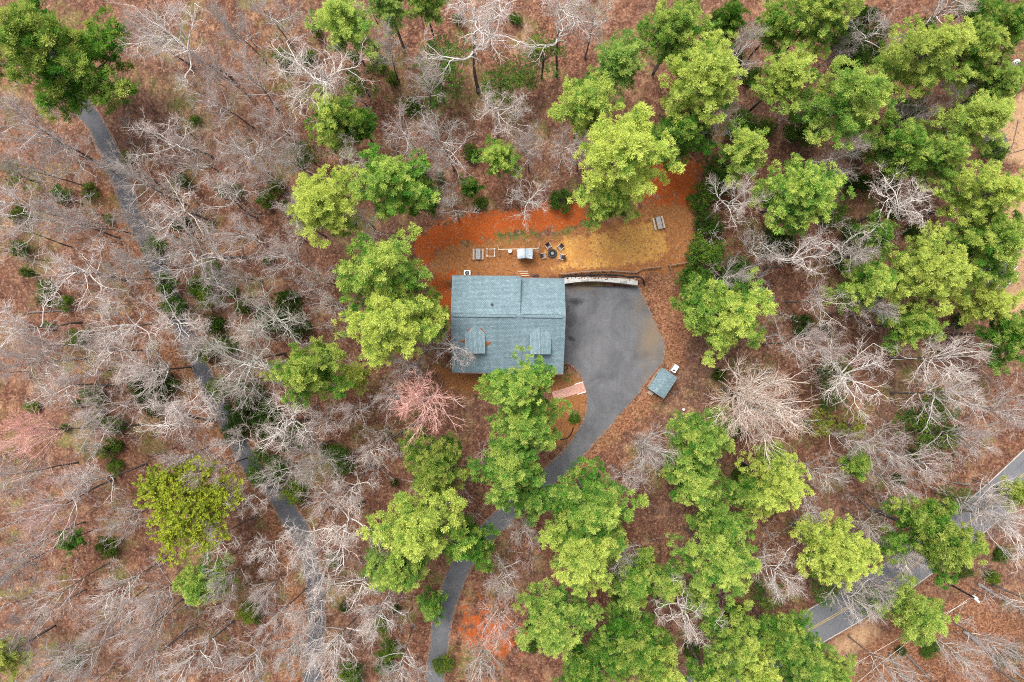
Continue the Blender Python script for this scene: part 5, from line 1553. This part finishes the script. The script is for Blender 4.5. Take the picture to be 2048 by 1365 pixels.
    (242, 1172, 56, 'f', WH, "silvery bare tree below the little emerald pine, right one"),
    (388, 1322, 66, 'f', WH, "pale fine bare tree on the bottom edge left of the lane"),
    (162, 1312, 60, 'f', GR, "grey fine bare tree near the bottom left"),
    (290, 1335, 52, 'o', GR, "grey bare tree on the bottom edge between two pale fine trees"),
    (458, 1168, 42, 'f', GR, "small grey bare tree right of the lower left pine"),
    (440, 1220, 40, 'o', WH, "small white bare tree below the lower left pine"),
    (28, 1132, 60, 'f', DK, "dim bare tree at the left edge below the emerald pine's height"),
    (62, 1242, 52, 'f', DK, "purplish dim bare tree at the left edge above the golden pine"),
    (482, 1002, 42, 'o', WH, "small white bare tree between the lime leafing tree and the lane"),
    (2132, 1240, 80, 'o', GR, "bare tree at the right edge with its crown out of the frame, upper"),
    (2150, 1442, 92, 'o', GR, "grey-trunked bare tree leaning out of the lower right corner"),
    (1895, 1470, 72, 'o', GR, "bare tree leaning out over the bottom edge right of the road"),
    (1990, 1300, 50, 'f', PK, "pinkish thin bare tree in the lower right corner woods"),
    (1780, 1345, 46, 'f', PK, "pinkish thin bare tree on the bottom edge right of the road"),
    (440, 200, 56, 'f', PK, "pinkish bare tree right of the white crooked lane tree"),
    (170, 440, 50, 'f', PK, "pinkish bare tree left of the lane in the upper left woods"),
    (390, 320, 56, 'f', PK, "pinkish fine bare tree in the upper left woods right of the lane"),
    (660, 165, 46, 'f', PK, "thin pinkish bare tree behind the very wide white one's right side"),
    (860, 340, 46, 'f', PK, "pinkish thin bare tree right of the dense round pine"),
    (380, 905, 50, 'f', PK, "pinkish fine bare tree above the lime leafing tree"),
    (640, 1000, 46, 'f', PK, "pinkish thin bare tree beside the lower lane's right edge"),
    (500, 1320, 56, 'f', PK, "pinkish thin bare tree on the bottom edge by the fallen log"),
    (560, 1240, 50, 'f', PK, "pinkish thin bare tree at the lower lane's left edge"),
    (300, 1200, 60, 'f', PK, "pinkish fine bare tree in the lower left woods between white and green"),
    (200, 1240, 56, 'f', PK, "pinkish thin bare tree below the silvery one, lower left"),
    (1170, 300, 40, 'f', WH, "thin white bare tree behind the largest yellow pine"),
    (1660, 690, 44, 'f', PK, "pinkish thin bare tree above the white two-limbed one"),
    (1790, 960, 50, 'f', PK, "pinkish thin bare tree right of the small round pine"),
    (1640, 940, 44, 'f', PK, "pinkish thin bare tree left of the small round pine"),
    (1250, 960, 44, 'f', PK, "pinkish thin bare tree right of the driveway bend"),
    (285, 455, 46, 'f', GR, "grey fine bare tree straddling the lane, upper bend"),
    (470, 890, 48, 'f', WH, "white fine bare tree straddling the lane below its bend"),
    (600, 1110, 44, 'o', WH, "small white bare tree straddling the lower lane, upper one"),
    (625, 1225, 52, 'f', WH, "white fine bare tree straddling the lower lane, lower one"),
    (232, 330, 44, 'f', GR, "grey fine bare tree straddling the lane just below the corner pine"),
    (1965, 1010, 52, 'f', GR, "grey fine bare tree veiling the road near the right edge"),
    (1740, 1180, 46, 'f', GR, "grey fine bare tree veiling the road between the round yellow pine and pale pine"),
    (716, 432, 46, 'o', WH, "white dead-limbed tree between the golden pine and the dense round pine"),
    (70, 335, 52, 'f', PK, "pinkish thin bare tree at the left edge below the fanning one"),
    (240, 540, 54, 'f', PK, "pinkish thin bare tree between the far left trees and the lane"),
    (100, 690, 52, 'f', PK, "pinkish thin bare tree between the long-limbed trees, left woods"),
    (160, 745, 50, 'f', PK, "pinkish thin bare tree above the grey fallen trunk, left woods"),
    (430, 945, 50, 'f', PK, "pinkish thin bare tree right of the lime leafing tree"),
    (60, 1090, 52, 'f', PK, "pinkish thin bare tree left of the little emerald pine"),
    (280, 1265, 52, 'f', PK, "pinkish thin bare tree beside a dark fallen log, lower left"),
    (90, 1330, 52, 'f', GR, "grey thin bare tree right of the golden corner pine"),
    (520, 355, 52, 'f', PK, "pinkish thin bare tree left of the golden pine, upper middle"),
    (430, 130, 50, 'f', PK, "pinkish thin bare tree between the two big white ones, upper left"),
    (640, 560, 44, 'f', PK, "pinkish thin bare tree left of the big pine near the left picnic table"),
    (620, 905, 44, 'f', PK, "pinkish thin bare tree below the stand-alone green pine"),
    (1930, 1320, 52, 'f', PK, "pinkish thin bare tree left of the lower right corner"),
]:
    bare(*a)

# ---------------------------------------------------------------- young bare saplings in the woods
AREAS = [((10, 40), (420, 640), 34, "left of the upper lane", "thin bare sapling in the woods left of the lane, upper half"),
         ((10, 660), (560, 1355), 56, "left of the lower lane", "thin bare sapling in the woods left of the lane, lower half"),
         ((330, 10), (880, 520), 50, "upper middle woods", "thin bare sapling in the woods right of the upper lane"),
         ((380, 520), (860, 1000), 44, "middle woods", "thin bare sapling in the woods between lane and house"),
         ((640, 900), (1340, 1360), 34, "lower middle woods", "thin bare sapling in the woods round the lower driveway"),
         ((1400, 20), (2030, 690), 40, "right woods", "thin bare sapling under the pines right of the yard"),
         ((1330, 700), (2040, 1360), 62, "lower right woods", "thin bare sapling in the brush below the shed and by the road")]
for (x0, y0), (x1, y1), n, g, lab in AREAS:
    k = 0
    for _ in range(n * 6):
        if k >= n: break
        p = at(RNG.uniform(x0, x1), RNG.uniform(y0, y1), 2.5)
        if not clear_of(p.x, p.y): continue
        p.z = float(gz(p.x, p.y))
        k += 1
        tm, bm_ = SAPL[k % 4]
        s = RNG.uniform(.6, 1.35)
        t = thing("bare_sapling", lab, "sapling", p, RNG.uniform(0, 6.28), "bare saplings, " + g)
        v = RNG.uniform(.5, 1.0)
        part("branches", bm_, t, (0, 0, 0), (s, s, s * RNG.uniform(.8, 1.2)), 0, (v * RNG.uniform(1.0, 1.2), v, v * .97))
        part("trunk", tm, t, (0, 0, -.05), (s, s, s))

# ---------------------------------------------------------------- fallen wood
def log(px0, px1, r, label, mat='bark', name="fallen_log", cat="log"):
    a, b = at(*px0), at(*px1)
    n = 9
    P = []
    d = (b - a); side = Vector((-d.y, d.x, 0)).normalized()
    w = RNG.uniform(-.05, .05) * d.length
    for i in range(n):
        t = i / (n - 1); p = a + d * t + side * (w * math.sin(math.pi * t) + RNG.uniform(-.06, .06) * min(1, d.length / 6))
        P.append((p.x, p.y, float(gz(p.x, p.y)) + r * .8))
    o = thing(name, label, cat, P[0])
    m = MB(); m.tube([Vector(p) - Vector(P[0]) for p in P], [r * (1 - .6 * i / (n - 1)) for i in range(n)], 8)
    m.build("stem", M[mat], o, smooth=True)
    for k in range(3):
        m = MB()
        i = RNG.randrange(3, n - 1); q = Vector(P[i]) - Vector(P[0])
        e = q + side * RNG.choice((-1, 1)) * RNG.uniform(.6, 1.6) + d.normalized() * RNG.uniform(.3, 1.2) + Vector((0, 0, .15))
        m.tube([q, (q + e) / 2 + Vector((0, 0, .1)), e], [r * .4, r * .28, r * .15], 5)
        m.build("limb_stub", M[mat], o, smooth=True)
for a in [
    ((530, 1322), (505, 1362), .28, "thick dark fallen log left of the lane at the bottom edge"),
    ((395, 1250), (330, 1300), .17, "dark fallen log in the lower left woods"),
    ((240, 1232), (205, 1265), .13, "short dark fallen log in the lower left woods"),
    ((390, 1300), (335, 1352), .15, "dark fallen log on the bottom edge left of the thick log"),
    ((355, 1105), (300, 1142), .14, "dark fallen log below the lime leafing tree"),
    ((152, 785), (250, 766), .20, "long grey fallen trunk in the left woods"),
    ((60, 625), (230, 608), .15, "long thin dark fallen trunk in the far left woods"),
    ((845, 842), (780, 880), .22, "dark fallen log left of the pink budding tree"),
    ((1745, 1025), (1712, 992), .22, "dark fallen trunk above the round yellow pine"),
    ((1940, 970), (1880, 960), .18, "dark fallen trunk in the brush above the road"),
    ((1955, 1166), (2050, 1222), .26, "long bleached fallen trunk at the right edge below the road", 'pale_bark'),
    ((1925, 1262), (2052, 1362), .32, "long grey fallen trunk running to the lower right corner", 'pale_bark'),
    ((1778, 1306), (1815, 1362), .26, "dark fallen trunk on the bottom edge, left of a pair", 'bark'),
    ((1808, 1304), (1862, 1362), .24, "dark fallen trunk on the bottom edge, right of a pair", 'bark'),
    ((1288, 1085), (1338, 1072), .06, "pale curved fallen branch in the bare ground amid lower right pines", 'pale_bark', "fallen_branch", "branch"),
    ((1300, 1008), (1330, 1022), .06, "pale short fallen branch above the curved one", 'pale_bark', "fallen_branch", "branch"),
    ((1372, 1068), (1348, 1122), .07, "straight white fallen branch left of the tall round pine", 'pale_bark', "fallen_branch", "branch"),
    ((1346, 796), (1350, 782), .07, "pale board-like fallen branch right of the small shed", 'pale_bark', "fallen_branch", "branch"),
    ((1622, 772), (1626, 815), .07, "straight tan fallen branch right of the cream bare tree", 'tan_wood', "fallen_branch", "branch"),
    ((2036, 240), (2018, 310), .09, "dark fallen branch in the tan clearing at the right edge", 'bark', "fallen_branch", "branch"),
    ((2048, 300), (2000, 318), .07, "thin dark fallen branch at the lower end of the brush pile clearing", 'bark', "fallen_branch", "branch"),
]:
    log(*a)

def brush_pile():
    p = at(1990, 287)
    t = thing("brush_pile", "round grey pile of cut brush in the tan clearing at the right edge", "brush pile", p)
    rg = np.random.default_rng(5)
    n = 260
    a = rg.uniform(0, 6.28, n); r = 2.0 * rg.random(n) ** .6
    c = np.stack([r * np.cos(a), r * np.sin(a), .1 + .9 * (1 - (r / 2.1) ** 2) * rg.random(n)], -1)
    d = rg.normal(0, 1, (n, 3)); d[:, 2] *= .25; d /= np.linalg.norm(d, axis=1, keepdims=True)
    L = rg.uniform(.4, 1.2, (n, 1))
    P = np.stack([c - d * L, c + rg.normal(0, .08, (n, 3)), c + d * L], 1)
    V, Q = tubes(P, np.tile([.03, .026, .015], (n, 1)), 4)
    o = put("branches", np_mesh("brush_branches", V, [Q], True), M['pale_bark'], t)
    m = MB(); m.lathe((0, 0, -.1), [(2.1, 0), (1.8, .4), (1.2, .75), (.4, .95)], 18); m.build("core", M['bark'], t, smooth=True)
brush_pile()
